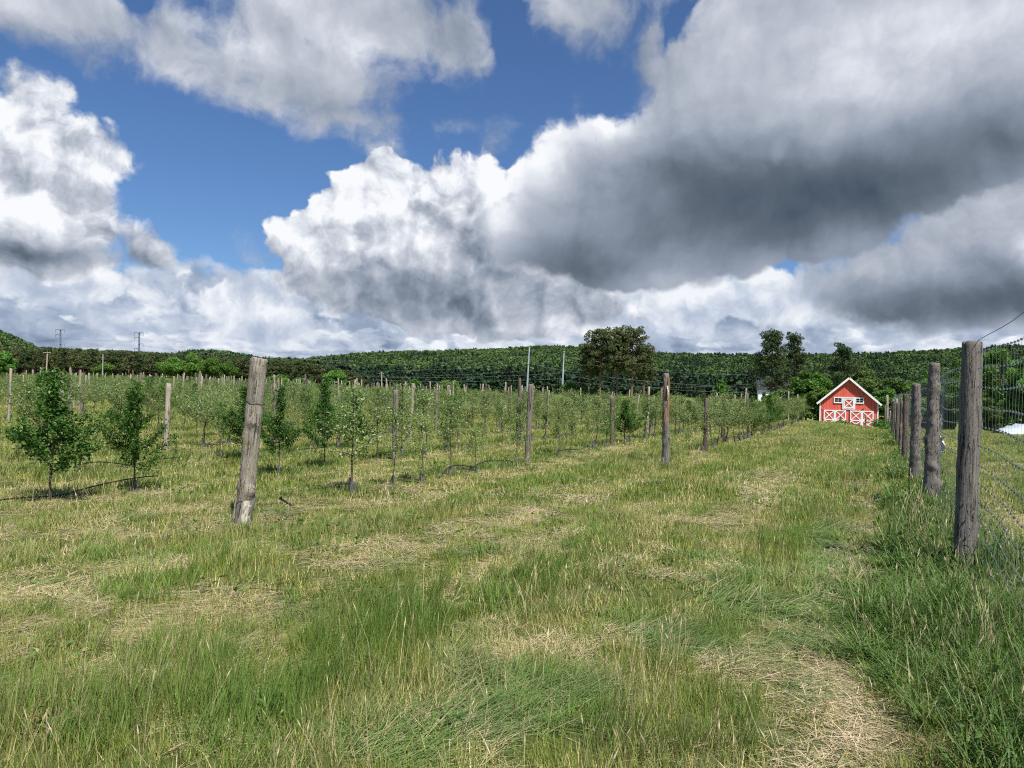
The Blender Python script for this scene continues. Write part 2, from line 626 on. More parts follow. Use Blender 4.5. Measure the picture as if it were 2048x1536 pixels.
M = {}
M['leaf_lush'] = leafy('lush_leaves', (0.026, 0.078, 0.012), (0.085, 0.185, 0.032), (0.21, 0.30, 0.07), 0.07, inst=0.12, nscale=3)
M['leaf_apple'] = leafy('apple_leaves', (0.095, 0.150, 0.038), (0.225, 0.295, 0.090), (0.40, 0.45, 0.27), 0.15, inst=0.2, nscale=3)
M['leaf_mid'] = leafy('fruit_tree_leaves', (0.06, 0.14, 0.025), (0.15, 0.27, 0.06), (0.24, 0.30, 0.10), 0.1, inst=0.2, nscale=3)
M['leaf_maple'] = leafy('broad_leaves', (0.055, 0.13, 0.022), (0.155, 0.285, 0.052), None, trans=0.3, inst=0.2, nscale=0.35)
M['leaf_pale'] = leafy('pale_leaves', (0.075, 0.13, 0.035), (0.15, 0.23, 0.065), None, trans=0.3, inst=0.15, nscale=0.35)
M['needle'] = leafy('pine_needles', (0.024, 0.056, 0.018), (0.075, 0.12, 0.035), (0.085, 0.07, 0.03), 0.08, trans=0.08, inst=0.15, nscale=0.5)
M['needle_brown'] = leafy('dry_pine_needles', (0.05, 0.085, 0.028), (0.13, 0.165, 0.055), (0.15, 0.11, 0.06), 0.10, trans=0.1, inst=0.2, nscale=0.3)
M['wood_far'] = leafy('hillside_leaves', (0.040, 0.086, 0.024), (0.105, 0.168, 0.046), None, trans=0.2, inst=0.30, nscale=0.012)
M['wood_cloud_shade'] = leafy('cloud_shaded_leaves', (0.012, 0.032, 0.013), (0.030, 0.062, 0.024), None, trans=0.1, inst=0.3, nscale=0.02)  # leaf colour darkened to stand in for cloud shadow
M['wood_conifer'] = leafy('hillside_needles', (0.026, 0.060, 0.028), (0.056, 0.100, 0.042), None, trans=0.1, inst=0.3, nscale=0.02)
M['bark'] = bark('bark', (0.05, 0.04, 0.03), (0.14, 0.115, 0.09))
M['bark_pine'] = bark('pine_bark', (0.11, 0.07, 0.05), (0.26, 0.17, 0.12), 3)
M['guard'] = plain('trunk_guard_mesh', (0.10, 0.095, 0.095), 0.8, 0.2, 0.4, 80)
M['post'] = weathered('weathered_post', (0.12, 0.10, 0.082), (0.27, 0.235, 0.195), (0.17, 0.15, 0.13))
M['post_pale'] = weathered('pale_post', (0.25, 0.21, 0.165), (0.48, 0.42, 0.34), (0.34, 0.29, 0.23))
M['post_dark'] = weathered('dark_post', (0.085, 0.068, 0.056), (0.19, 0.155, 0.125), (0.11, 0.09, 0.075))
M['post_lean'] = weathered('lichened_post', (0.17, 0.15, 0.12), (0.38, 0.34, 0.28), (0.23, 0.205, 0.165), 0.35)
M['post_grey'] = weathered('grey_post', (0.12, 0.108, 0.098), (0.235, 0.21, 0.19), (0.16, 0.145, 0.13), 0.12)
M['peeled'] = weathered('peeled_bark', (0.14, 0.075, 0.035), (0.30, 0.18, 0.09), (0.19, 0.11, 0.06))
M['strip'] = weathered('torn_bark', (0.42, 0.38, 0.31), (0.66, 0.61, 0.52), (0.30, 0.26, 0.21))
M['hose'] = plain('black_hose', (0.012, 0.012, 0.013), 0.45, 0.5)
M['wire'] = plain('galvanised_wire', (0.20, 0.22, 0.24), 0.45, 0.5, 0.2, 40, 0.6)
M['wire_dark'] = plain('dark_wire', (0.05, 0.05, 0.052), 0.5, 0.5, 0.2, 40, 0.4)
M['cable'] = plain('power_cable', (0.26, 0.30, 0.31), 0.5, 0.5)
M['steel'] = plain('galvanised_steel', (0.34, 0.39, 0.42), 0.5, 0.4, 0.1)
M['steel_dark'] = plain('dull_steel', (0.13, 0.15, 0.18), 0.6, 0.4, 0.1)
M['pole'] = bark('pole_wood', (0.30, 0.25, 0.19), (0.44, 0.37, 0.29), 8)
M['white'] = plain('white_paint', (0.80, 0.81, 0.82), 0.5, 0.4, 0.04)
M['glass'] = plain('window_glass', (0.010, 0.013, 0.014), 0.08, 0.6)
M['roof'] = plain('roof_metal', (0.13, 0.12, 0.12), 0.5, 0.4)
M['house_roof'] = plain('house_roof', (0.030, 0.032, 0.042), 0.8, 0.2)
M['tarp'] = plain('pale_tarp', (0.42, 0.47, 0.53), 0.35, 0.5, 0.2, 2)
M['tarp_grey'] = plain('grey_tarp', (0.22, 0.26, 0.31), 0.5, 0.4, 0.4, 3)
M['rag'] = plain('torn_plastic', (0.62, 0.60, 0.56), 0.6, 0.3, 0.2, 20)

m, t = mat('red_boards', 0.7, 0.25)
ox, oy, oz = t.sep(opos(t))[:3]
bd = t.m('FRACT', t.m('MULTIPLY', t.m('ADD', ox, 20.0), 3.3))
nr = t.noise(t.v('MULTIPLY', opos(t), (1, 1, 0.15)), 9, 5, 0.6)
wn = t.new('ShaderNodeTexWhiteNoise', noise_dimensions='1D')
t.put(wn.inputs['W'], t.m('FLOOR', t.m('MULTIPLY', t.m('ADD', ox, 20.0), 3.3)))
pl = wn.outputs['Value']
c = t.mix(t.m('ADD', t.m('MULTIPLY', nr, 0.6), t.m('MULTIPLY', pl, 0.4)), (0.60, 0.092, 0.066), (0.76, 0.155, 0.115))
c = t.mix(t.m('LESS_THAN', bd, 0.06), c, (0.20, 0.02, 0.016))
t.put(t.p.inputs['Base Color'], c)
M['red'] = m

# ------------------------------------------------------------------ the lie of the land
U = Vector((0.432, 0.902))      # direction of rows and fence
V = Vector((0.902, -0.432))     # across them, to the right


def sp(x, y):
    return x * U.x + y * U.y, x * V.x + y * V.y


def xy(s, p):
    return s * U.x + p * V.x, s * U.y + p * V.y


def sst(a, b, x):
    t = np.clip((np.asarray(x, float) - a) / (b - a), 0, 1)
    return t * t * (3 - 2 * t)


HILL_AZ = [-60, -45, -34, -31.5, -29, -26, -24, -22.5, -20.5, -18, -15.5, -12, -9.5, -6, -3, 0, 2, 5, 8, 11, 15, 18, 24, 28, 33, 45, 60]
HILL_PX = [40, 45, 72, 40, 24, 30, 42, 51, 52, 42, 43, 56, 63, 67, 72, 77, 82, 82, 76, 72, 72, 71, 75, 84, 92, 60, 50]


def gz(x, y):
    """height of the ground"""
    x = np.asarray(x, float)
    y = np.asarray(y, float)
    s, p = sp(x, y)
    a = x / np.maximum(y, 1.0)
    z = 2.3 * sst(-0.12, -0.55, a) * sst(25, 260, y) * (y > 0)
    z = z - 0.25 * sst(12, 30, s) * sst(-3.5, -0.5, p)
    z = z - 2.1 * sst(50, 86, s) * sst(-26, -7, p)
    z = z - 0.6 * sst(10, 70, p - 0.8) * sst(0, 40, y)
    z = z - 0.9 * sst(90, 300, y) * sst(0.2, 0.5, a)
    near = np.exp(-(x * x + y * y) / 900.0)
    z = z + 0.035 * np.sin(x * 0.9 + 1.3 * np.sin(y * 0.35)) * np.cos(y * 0.55 + 0.7) * (0.35 + 0.65 * near)
    z = z + 0.03 * np.sin(p * 2.37 + 0.4) * np.exp(-np.abs(s - 20) / 60)
    # hills far off
    r = np.hypot(x, y)
    ang = np.degrees(np.arctan2(x, y))
    hp = np.interp(ang, HILL_AZ, HILL_PX) - 6
    hh = hp / 1536.0 * 1250
    z = z + np.where(np.abs(ang) < 75, hh, 30) * sst(420, 1250, r) ** 1.15
    return z


def G(x, y):
    return float(gz(x, y))


def ground():
    rr = np.concatenate([np.arange(0.4, 30, 0.35), np.arange(30, 120, 1.5), np.arange(120, 460, 8), np.arange(460, 1700, 30), [2000, 2600, 3600, 5000]])
    aa = np.radians(np.concatenate([np.arange(-180, -44, 8), np.arange(-44, 44, 0.75), np.arange(44, 180, 8)]))
    Rr, A = np.meshgrid(rr, aa, indexing='ij')
    X, Y = Rr * np.sin(A), Rr * np.cos(A)
    Z = gz(X, Y)
    n, m = X.shape
    v = np.stack([X, Y, Z], -1).reshape(-1, 3)
    i = np.arange(n - 1)[:, None] * m
    j = np.arange(m)[None, :]
    jn = (j + 1) % m
    f = np.stack([i + j, i + m + j, i + m + jn, i + jn], -1).reshape(-1, 4)
    mb = MB().add(v, f)
    c0 = len(v)
    mb.add([[0, 0, G(0, 0)]], np.zeros((0, 4), int))
    tri = np.array([[c0, (k + 1) % m, k] for k in range(m)])[:, ::-1]
    mb.f.append(tri)
    mb.mi.append(np.zeros(len(tri)))
    mt, t = mat('meadow_ground', 0.95, 0.1)
    P_ = wpos(t)
    sx = t.v('DOT_PRODUCT', P_, (U.x, U.y, 0))
    px_ = t.v('DOT_PRODUCT', P_, (V.x, V.y, 0))
    q = t.xyz(t.m('MULTIPLY', sx, 0.25), px_, 0.0)
    nA = t.noise(q, 1.1, 5, 0.6)
    nB = t.noise(P_, 9.0, 5, 0.7)
    nC = t.noise(P_, 0.05, 3, 0.6)
    c = t.mix(t.rng(nA, 0.35, 0.65), (0.105, 0.135, 0.035), (0.20, 0.20, 0.075))
    c = t.mix(t.rng(nB, 0.35, 0.75, 0, 0.6), c, (0.07, 0.075, 0.025))
    c = t.mix(t.rng(nC, 0.35, 0.6, 0, 0.5), c, (0.20, 0.25, 0.06))
    c = t.mix(t.rng(t.v('LENGTH', P_), 35, 62, 0.62, 0), c, (0.045, 0.055, 0.018))  # near ground darkened: shade of the gaps between blades put into the colour
    gx_, gy_ = t.sep(P_)[:2]
    far = t.rng(t.v('LENGTH', P_), 420, 520, 0, 1)
    c = t.mix(far, c, (0.03, 0.06, 0.02))
    t.put(t.p.inputs['Base Color'], c)
    bump(t, nB, 0.8, 0.04)
    me = mb.build('meadow', mt, True)
    o = link('ground', me)
    o['kind'] = 'structure'
    o['label'] = 'rolling mown meadow reaching to wooded hills'
    return o


ground()


# ------------------------------------------------------------------ scattering of uncountable stuff
def scatter(name, protos, pos, rot, scl, idx, label=None):
    """one 'stuff' object: its vertices carry instances of the proto meshes"""
    col = bpy.data.collections.new(name + '_sources')
    for i, me in enumerate(protos):
        o = bpy.data.objects.new('%s_source_%02d' % (name, i), me)
        col.objects.link(o)
    me = bpy.data.meshes.new(name)
    n = len(pos)
    me.vertices.add(n)
    me.vertices.foreach_set('co', np.asarray(pos, np.float32).ravel())
    for nm, tp, key, d in (('rot', 'FLOAT_VECTOR', 'vector', rot), ('scl', 'FLOAT_VECTOR', 'vector', scl), ('idx', 'INT', 'value', idx)):
        a = me.attributes.new(nm, tp, 'POINT')
        a.data.foreach_set(key, np.ascontiguousarray(d, np.float32 if tp != 'INT' else np.int32).ravel())
    for mt in {m_ for p_ in protos for m_ in p_.materials}:
        me.materials.append(mt)
    ng = bpy.data.node_groups.new(name + '_scatter', 'GeometryNodeTree')
    ng.interface.new_socket(name='Geometry', in_out='INPUT', socket_type='NodeSocketGeometry')
    ng.interface.new_socket(name='Geometry', in_out='OUTPUT', socket_type='NodeSocketGeometry')
    N = ng.nodes.new
    gi, go, ci, ip = N('NodeGroupInput'), N('NodeGroupOutput'), N('GeometryNodeCollectionInfo'), N('GeometryNodeInstanceOnPoints')
    ci.inputs['Collection'].default_value = col
    ci.inputs['Separate Children'].default_value = True
    ci.inputs['Reset Children'].default_value = True
    ip.inputs['Pick Instance'].default_value = True
    L = ng.links.new
    L(gi.outputs[0], ip.inputs['Points'])
    L(ci.outputs[0], ip.inputs['Instance'])
    for nm, tp, sock in (('rot', 'FLOAT_VECTOR', 'Rotation'), ('scl', 'FLOAT_VECTOR', 'Scale'), ('idx', 'INT', 'Instance Index')):
        a = N('GeometryNodeInputNamedAttribute')
        a.data_type = tp
        a.inputs['Name'].default_value = nm
        L(a.outputs['Attribute'], ip.inputs[sock])
    L(ip.outputs[0], go.inputs[0])
    o = link(name, me)
    o['kind'] = 'stuff'
    if label:
        o['label'] = label
    md = o.modifiers.new('scatter', 'NODES')
    md.node_group = ng
    return o


# ------------------------------------------------------------------ plants
def leaf_quads(rng, centers, size, droop=0.3, flat=0.0, aspect=0.5, spread=None):
    """one folded leaf per centre"""
    n = len(centers)
    d = rng.normal(size=(n, 3))
    d[:, 2] = d[:, 2] * (1 - flat) - droop
    d /= np.linalg.norm(d, axis=1, keepdims=True)
    u = rng.normal(size=(n, 3))
    u[:, 2] += flat * 3
    x = np.cross(d, u)
    x /= np.linalg.norm(x, axis=1, keepdims=True) + 1e-9
    nn = np.cross(x, d)
    L = (size * rng.uniform(0.6, 1.3, n))[:, None]
    a = centers - d * L * 0.5
    b = centers + x * L * aspect * 0.5 + nn * L * 0.10
    c = centers + d * L * 0.5
    e = centers - x * L * aspect * 0.5 + nn * L * 0.10
    v = np.stack([a, b, c, e], 1).reshape(-1, 3)
    f = np.arange(n * 4).reshape(-1, 4)
    t = np.stack([rng.random(n), np.zeros(n), rng.random(n)], 1)
    return v, f, np.repeat(t, 4, 0)


def orchard_mesh(seed, H, style):
    """young fruit tree: returns (wood mesh, foliage mesh, guard mesh)"""
    rng = np.random.default_rng(seed)
    wood, fol = MB(), MB()
    k = 7
    zz = np.linspace(0, H * (0.97 if style != 'vase' else 0.42), k)
    wob = np.cumsum(rng.normal(0, 0.012 * H, (k, 2)), 0)
    trunk = np.c_[wob, zz]
    trunk[0, :2] = 0
    wood.tube(trunk, np.linspace(0.008 * H + 0.003, 0.003, k) if style != 'vase' else np.linspace(0.014, 0.012, k), 6)
    tips = []

    def at(h):
        return np.array([np.interp(h, zz, trunk[:, 0]), np.interp(h, zz, trunk[:, 1]), h])

    if style == 'lush':
        nb = 42
        for i in range(nb):
            h = H * (0.20 + 0.75 * (i / nb))
            f = (h / H - 0.20) / 0.8
            ln = H * (0.27 * math.exp(-((f - 0.10) / 0.24) ** 2) + 0.10 * (1 - f) ** 0.4 + 0.02) * rng.uniform(0.7, 1.2)
            tips.append((at(h), ln, rng.uniform(0, 6.28), rng.uniform(0.25, 0.9)))
        per, lsz, jit = 135, 0.050, 0.055
    elif style == 'spindle':
        nb = 26
        for i in range(nb):
            h = H * rng.uniform(0.28, 0.97)
            f = h / H
            tips.append((at(h), H * (0.24 * (1 - f) + 0.07) * rng.uniform(0.7, 1.3), rng.uniform(0, 6.28), rng.uniform(0.3, 1.1)))
        per, lsz, jit = 44, 0.052, 0.055
    elif style == 'vase':
        nb = 12
        for i in range(nb):
            h = H * rng.uniform(0.30, 0.42)
            tips.append((at(h), H * rng.uniform(0.35, 0.62), i * 2.4, rng.uniform(0.75, 1.25)))
        per, lsz, jit = 95, 0.046, 0.08
    else:  # sparse
        nb = 20
        for i in range(nb):
            h = H * rng.uniform(0.30, 0.95)
            f = h / H
            tips.append((at(h), H * (0.26 * (1 - f) + 0.12) * rng.uniform(0.7, 1.3), rng.uniform(0, 6.28), rng.uniform(0.2, 1.2)))
        per, lsz, jit = 58, 0.048, 0.07
    for (b, ln, a, up) in tips:
        t = np.linspace(0, 1, 5)[:, None]
        d = np.array([math.cos(a), math.sin(a), up])
        d /= np.linalg.norm(d)
        pts = b + d * ln * t + np.array([0, 0, 0.16 * ln]) * t ** 2 + rng.normal(0, 0.02 * ln, (5, 3)) * t
        wood.tube(pts, np.linspace(0.0045, 0.0015, 5), 4, cap=False)
        n = max(4, int(per * (ln / (0.22 * H)) ** 0.8))
        tt = rng.uniform(0.15, 1.06, n) ** 0.8
        c = np.stack([np.interp(tt, t[:, 0], pts[:, i]) for i in range(3)], 1) + rng.normal(0, jit, (n, 3)) * (0.5 + 0.5 * rng.random((n, 1)))
        fol.add(*leaf_quads(rng, c, lsz * (H / 1.6) ** 0.5, 0.2, 0.3, 0.56 if style == 'lush' else 0.46))
    if style in ('lush', 'spindle', 'sparse'):
        n = 50
        tt = rng.uniform(0.35 if style == 'lush' else 0.5, 1.0, n)
        c = np.c_[np.interp(tt * H, zz, trunk[:, 0]), np.interp(tt * H, zz, trunk[:, 1]), tt * H] + rng.normal(0, 0.03, (n, 3))
        fol.add(*leaf_quads(rng, c, lsz, 0.1, 0.2, 0.5))
    lm = {'lush': 'leaf_lush', 'spindle': 'leaf_mid', 'vase': 'leaf_apple', 'sparse': 'leaf_apple'}[style]
    # trunk guard: loose cuff of dark mesh, ragged at the top
    g = MB()
    a = np.arange(9) / 9 * 2 * math.pi
    rings = []
    for q, (zq, rq) in enumerate(((-0.02, 0.045), (0.07, 0.042), (0.15, 0.036), (0.2, 0.028))):
        rr = rq * (1 + 0.25 * rng.normal(size=9))
        rings.append(np.c_[np.cos(a) * rr, np.sin(a) * rr, zq + (0.03 * rng.normal(size=9) if q == 3 else 0 * a)])
    f = [[r_ * 9 + j, r_ * 9 + (j + 1) % 9, (r_ + 1) * 9 + (j + 1) % 9, (r_ + 1) * 9 + j] for r_ in range(3) for j in range(9)]
    g.add(np.concatenate(rings), f)
    return wood.build('trunk', M['bark']), fol.build('crown', M[lm]), g.build('trunk_guard', M['guard'])


def far_tree(seed, H, Wd, kind, cards, size, mats, trunk_h=0.3, asp=None):
    """background tree as trunk + crown made of many leaf-sized faces in clumps; returns (wood, crown)"""
    rng = np.random.default_rng(seed)
    wood, fol = MB(), MB()
    k = 6
    zz = np.linspace(-0.5, H * 0.92, k)
    tr = np.c_[np.cumsum(rng.normal(0, 0.006 * H, (k, 2)), 0), zz]
    tr[0, :2] = 0
    wood.tube(tr, np.linspace(0.018 * H, 0.004 * H, k), 7)
    clumps = []
    if kind == 'pine':
        nl = int(26)
        for i in range(nl):
            f = trunk_h + (1 - trunk_h) * (i + rng.random()) / nl
            h = H * min(f, 0.98)
            env = (1 - ((f - trunk_h - 0.28 * (1 - trunk_h)) / (0.80 * (1 - trunk_h))) ** 2)
            if trunk_h < 0.3:
                g_ = (f - trunk_h) / (1 - trunk_h)
                env = (min(1, g_ / 0.25 + 0.55) * (1 - g_ ** 1.6)) ** 1.25
            ln = Wd * 0.5 * max(0.14, env) ** 0.6 * rng.uniform(0.6, 1.12)
            for _ in range(3):
                a = rng.uniform(0, 6.28)
                b = np.array([np.interp(h, zz, tr[:, 0]), np.interp(h, zz, tr[:, 1]), h])
                e = b + np.array([math.cos(a) * ln, math.sin(a) * ln, ln * rng.uniform(0.0, 0.4)])
                mid = (b + e) / 2 + np.array([0, 0, -0.05 * ln])
                wood.tube([b, mid, e], [0.006 * H, 0.004 * H, 0.0015 * H], 4, cap=False)
                for q in (0.45, 0.7, 0.92):
                    clumps.append((b + (e - b) * q + rng.normal(0, 0.035 * Wd, 3), Wd * rng.uniform(0.04, 0.085)))
        for _ in range(5):
            a = rng.uniform(0, 6.28)
            h = H * trunk_h * rng.uniform(0.5, 1)
            b = np.array([0, 0, h])
            ln = Wd * rng.uniform(0.12, 0.3)
            wood.tube([b, b + np.array([math.cos(a) * ln, math.sin(a) * ln, 0.1 * ln])], [0.004 * H, 0.001 * H], 4, cap=False)
        flat = 0.0
    elif kind == 'conifer':
        for i in range(46):
            f = trunk_h + (1 - trunk_h) * (i / 46)
            r_ = Wd * 0.5 * (1 - (f - trunk_h) / (1 - trunk_h)) ** 0.85 * rng.uniform(0.55, 1.0) + 0.02 * Wd
            a = i * 2.4
            clumps.append((np.array([math.cos(a) * r_ * 0.7, math.sin(a) * r_ * 0.7, f * H]), max(0.06 * Wd, r_ * 0.5)))
        flat = 0.2
    else:
        n = 34
        for i in range(n):
            d = rng.normal(size=3)
            d /= np.linalg.norm(d)
            r_ = rng.random() ** 0.4
            zc = H * (trunk_h + (1 - trunk_h) * 0.5)
            c = np.array([d[0] * Wd * 0.40 * r_, d[1] * Wd * 0.40 * r_, zc + d[2] * H * (1 - trunk_h) * 0.42 * r_])
            c[:2] *= 1.0 - 0.35 * max(0, (c[2] / H - 0.6)) / 0.4
            clumps.append((c, Wd * rng.uniform(0.09, 0.17)))
            if i % 3 == 0:
                b = np.array([0, 0, H * trunk_h * rng.uniform(0.7, 1.3)])
                wood.tube([b, (b + c) / 2 + np.array([0, 0, 0.03 * H]), c], [0.009 * H, 0.006 * H, 0.002 * H], 5, cap=False)
        flat = 0.0
    tot = sum(c[1] ** 2 for c in clumps)
    for (c, r_) in clumps:
        n = max(6, int(cards * r_ * r_ / tot))
        d = rng.normal(size=(n, 3))
        d /= np.linalg.norm(d, axis=1, keepdims=True)
        rad = r_ * rng.uniform(0.45, 1.05, (n, 1)) ** 0.6
        pos = c + d * rad * np.array([1, 1, 0.75 if kind != 'pine' else 0.7])
        v, f, t = leaf_quads(rng, pos, size, 0.1 if kind != 'pine' else -0.25, flat, (asp or 0.62) if kind == 'broad' else 0.42)
        fol.add(v, f, t)
    return wood.build('trunk', mats[0]), fol.build('crown', mats[1])
# ------------------------------------------------------------------ grass
def grass_mat(name, g1, g2, straw1, straw2, bias=0.0, trans=0.35, nscale=0.55):
    m, t = mat(name, 0.5, 0.28)
    r, h, q = tint(t)[:3]
    P_ = wpos(t)
    sx = t.v('DOT_PRODUCT', P_, (U.x, U.y, 0))
    px_ = t.v('DOT_PRODUCT', P_, (V.x, V.y, 0))
    w = t.xyz(t.m('MULTIPLY', sx, 0.30), px_, 0.0)
    w2 = t.xyz(t.m('MULTIPLY', sx, 0.05), px_, 0.0)
    nA = t.m('ADD', t.m('MULTIPLY', t.noise(w, 1.3, 4, 0.6), 0.6), t.m('MULTIPLY', t.noise(w2, 1.9, 3, 0.5), 0.4))
    nB = t.noise(P_, nscale, 3, 0.6)
    green = t.mix(t.m('ADD', t.m('MULTIPLY', r, 0.5), t.rng(nB, 0.3, 0.7, 0, 0.5)), g1, g2)
    straw = t.mix(r, straw1, straw2)
    level = t.rng(nA, 0.40, 0.60, 0.04 + bias, 0.62 + bias)
    # dry stalks: more of them where the sward is thin, and the foot of every blade is paler
    f = t.rng(t.m('SUBTRACT', level, q), -0.05, 0.05, 0, 1)
    foot = t.rng(h, 0.0, 0.55, 0.45, 0.0)
    c = t.mix(t.m('MAXIMUM', f, foot), green, straw)
    t.put(t.p.inputs['Base Color'], c)
    tr = t.new('ShaderNodeBsdfTranslucent')
    t.put(tr.inputs['Color'], t.mix(1.0, c, (1.15, 1.2, 0.6), 'MULTIPLY'))
    ms = t.new('ShaderNodeMixShader')
    ms.inputs[0].default_value = trans
    t.l.new(t.p.outputs[0], ms.inputs[1])
    t.l.new(tr.outputs[0], ms.inputs[2])
    t.l.new(ms.outputs[0], t.out.inputs['Surface'])
    return m


GM = {
    'mown': grass_mat('mown_grass', (0.095, 0.150, 0.025), (0.315, 0.375, 0.066), (0.37, 0.32, 0.115), (0.72, 0.62, 0.32), -0.05),
    'green': grass_mat('green_grass', (0.062, 0.138, 0.022), (0.225, 0.335, 0.065), (0.25, 0.25, 0.10), (0.42, 0.38, 0.18), -0.14),
    'lush': grass_mat('lush_grass', (0.048, 0.110, 0.022), (0.14, 0.235, 0.052), (0.20, 0.22, 0.08), (0.42, 0.40, 0.18), -0.22),
    'blue': grass_mat('flattened_grass', (0.080, 0.155, 0.036), (0.22, 0.33, 0.095), (0.25, 0.26, 0.12), (0.42, 0.38, 0.20), -0.14),
    'hay': grass_mat('cut_hay', (0.30, 0.28, 0.13), (0.42, 0.37, 0.19), (0.48, 0.38, 0.22), (0.74, 0.62, 0.42), 0.30, 0.2),
}


def blades(seed, n, rad, hgt, wid, lean=0.35, curve=0.5, comb=None, seg=3, flat=0.0, z0=0.0, clump=0, heads=0.0, square=False, lod=None):
    """n grass blades in a disc; comb = heading everything leans to; flat: 0 upright .. 1 lying"""
    rng = np.random.default_rng(seed)
    if clump:
        cc = rng.uniform(-rad, rad, (clump, 2))
        b = cc[rng.integers(0, clump, n)] + rng.normal(0, rad * 0.10, (n, 2))
    else:
        b = rng.uniform(-rad, rad, (n, 2))
    if not square:
        k = np.hypot(b[:, 0], b[:, 1]) < rad * 1.15
        b = b[k]
    n = len(b)
    a = rng.uniform(0, 2 * math.pi, n)
    if comb is not None:
        a = np.where(rng.random(n) < 0.82, comb + rng.normal(0, 0.45, n), a)
    H = hgt * rng.uniform(0.45, 1.15, n)
    ln = lean * rng.uniform(0.1, 1.4, n)
    tilt = np.clip(ln + flat * 1.35, 0, 1.5)
    ts = np.linspace(0, 1, seg + 1)
    d0 = np.stack([np.cos(a), np.sin(a)], 1)
    side = np.stack([-np.sin(a), np.cos(a)], 1)
    tw = rng.normal(0, 0.5, n)
    side = side * np.cos(tw)[:, None] + d0 * np.sin(tw)[:, None]
    W_ = wid * rng.uniform(0.6, 1.3, n)
    P_ = np.c_[b, np.full(n, z0) + rng.uniform(0, 0.03, n) * (flat > 0.5)]
    rows = []
    pos = P_.copy()
    for i, t_ in enumerate(ts):
        if i:
            th = np.clip(tilt + curve * (t_ ** 1.5) * rng.uniform(0.5, 1.4, n), 0, 1.9 if flat < 0.5 else 1.62)
            st = H / seg
            pos = pos + np.c_[d0 * (np.sin(th) * st)[:, None], np.cos(th) * st]
        w = W_ * (1 - t_) ** 0.7 if i < seg else W_ * 0
        s3 = np.c_[side, np.zeros(n)]
        if i < seg:
            rows.append(pos - s3 * w[:, None] / 2)
            rows.append(pos + s3 * w[:, None] / 2)
        else:
            rows.append(pos)
    nr = len(rows)
    v = np.stack(rows, 1).reshape(-1, 3)
    base = np.arange(n)[:, None] * nr
    mb = MB()
    tt = np.stack([np.repeat(rng.random(n), nr), np.tile(np.repeat(ts, 2)[:nr], n), np.repeat(rng.random(n), nr)], 1)
    if flat > 0.5:
        tt[:, 1] = 1.0
    q = np.array([[2 * i, 2 * i + 1, 2 * i + 3, 2 * i + 2] for i in range(seg - 1)])
    if seg > 1:
        mb.add(v, (base[:, :, None] + q[None]).reshape(-1, 4), tt)
    else:
        mb.add(v, np.zeros((0, 4), int), tt)
    tri = base + np.array([[2 * seg - 2, 2 * seg - 1, 2 * seg]])
    mb.f.append(tri)
    mb.mi.append(np.zeros(len(tri)))
    return mb


def merge(a, b):
    for v, c in zip(b.v, b.c):
        a.v.append(v)
        a.c.append(c)
    a.f += [f + a.nv for f in b.f]
    a.mi += b.mi
    a.nv += b.nv
    return a


# --- where things grow: ellipses seen in the photograph turned into places on the meadow
def zone(lst):
    z = []
    for (px, py, rx, ry) in lst:
        c = pground(px, py)
        e = pground(px + rx, py)
        lo, hi = pground(px, py + ry), pground(px, max(py - ry, 815))
        z.append((c.x, c.y, (e - c).length, (lo - hi).length / 2, math.atan2(c.x, c.y)))
    return z


def inzone(z, x, y, soft=0.35):
    m = np.zeros(len(x))
    for (cx, cy, rx, ry, az_) in z:
        dx, dy = x - cx, y - cy
        u_ = dx * math.cos(az_) - dy * math.sin(az_)
        w_ = dx * math.sin(az_) + dy * math.cos(az_)
        m = np.maximum(m, 1 - sst(1 - soft, 1 + soft, np.hypot(u_ / rx, w_ / ry)))
    return m


Z_HAY = zone([(90, 1142, 130, 12), (300, 1072, 90, 10), (30, 1285, 60, 26), (440, 1200, 80, 22), (340, 1270, 90, 16), (190, 1335, 110, 22), (60, 1385, 80, 12), (680, 1215, 40, 20),
              (590, 1305, 44, 24), (520, 1085, 110, 14), (620, 1050, 120, 10), (1650, 1365, 60, 30), (1580, 1490, 90, 46), (1840, 1450, 90, 34), (670, 1522, 60, 16), (1080, 1290, 90, 16),
              (1180, 1340, 50, 20), (1000, 1120, 130, 8), (1545, 1013, 34, 7), (1658, 965, 22, 5), (1530, 868, 12, 12), (1470, 986, 40, 6), (1205, 1128, 70, 7), (1430, 1130, 40, 8),
              (850, 985, 120, 8), (1010, 948, 60, 5), (1250, 955, 50, 4), (1620, 880, 22, 5), (1390, 1050, 34, 5), (1310, 1300, 60, 14), (1720, 1085, 12, 30), (950, 1260, 60, 12), (240, 1000, 120, 6),
              (1130, 1430, 40, 12), (1460, 1330, 30, 14)])
Z_DRY = zone([(200, 1180, 420, 110), (560, 1120, 260, 60), (150, 1330, 300, 60), (560, 1290, 120, 60), (1500, 1420, 160, 110), (1180, 1000, 300, 40)])
Z_TALL = zone([(750, 1240, 130, 70), (880, 1200, 70, 30), (330, 1180, 90, 30), (350, 1330, 160, 60), (480, 1430, 220, 70), (120, 1450, 160, 60), (1130, 1160, 60, 30), (670, 1052, 30, 16),
               (1040, 1210, 60, 30), (1440, 1420, 40, 80), (420, 1120, 50, 20), (1260, 1470, 150, 60)])
Z_BLUE = zone([(1060, 1370, 180, 60), (1330, 1275, 110, 40), (1000, 1440, 170, 44), (1480, 1170, 60, 50), (840, 1480, 160, 40), (1640, 1190, 60, 120), (1600, 1270, 70, 60), (1660, 1080, 40, 60)])
Z_LUSH = zone([(1990, 1210, 210, 110), (1900, 1330, 200, 80), (1930, 1190, 120, 60), (1840, 1110, 80, 60), (2010, 1440, 130, 60), (1780, 1230, 50, 60)])


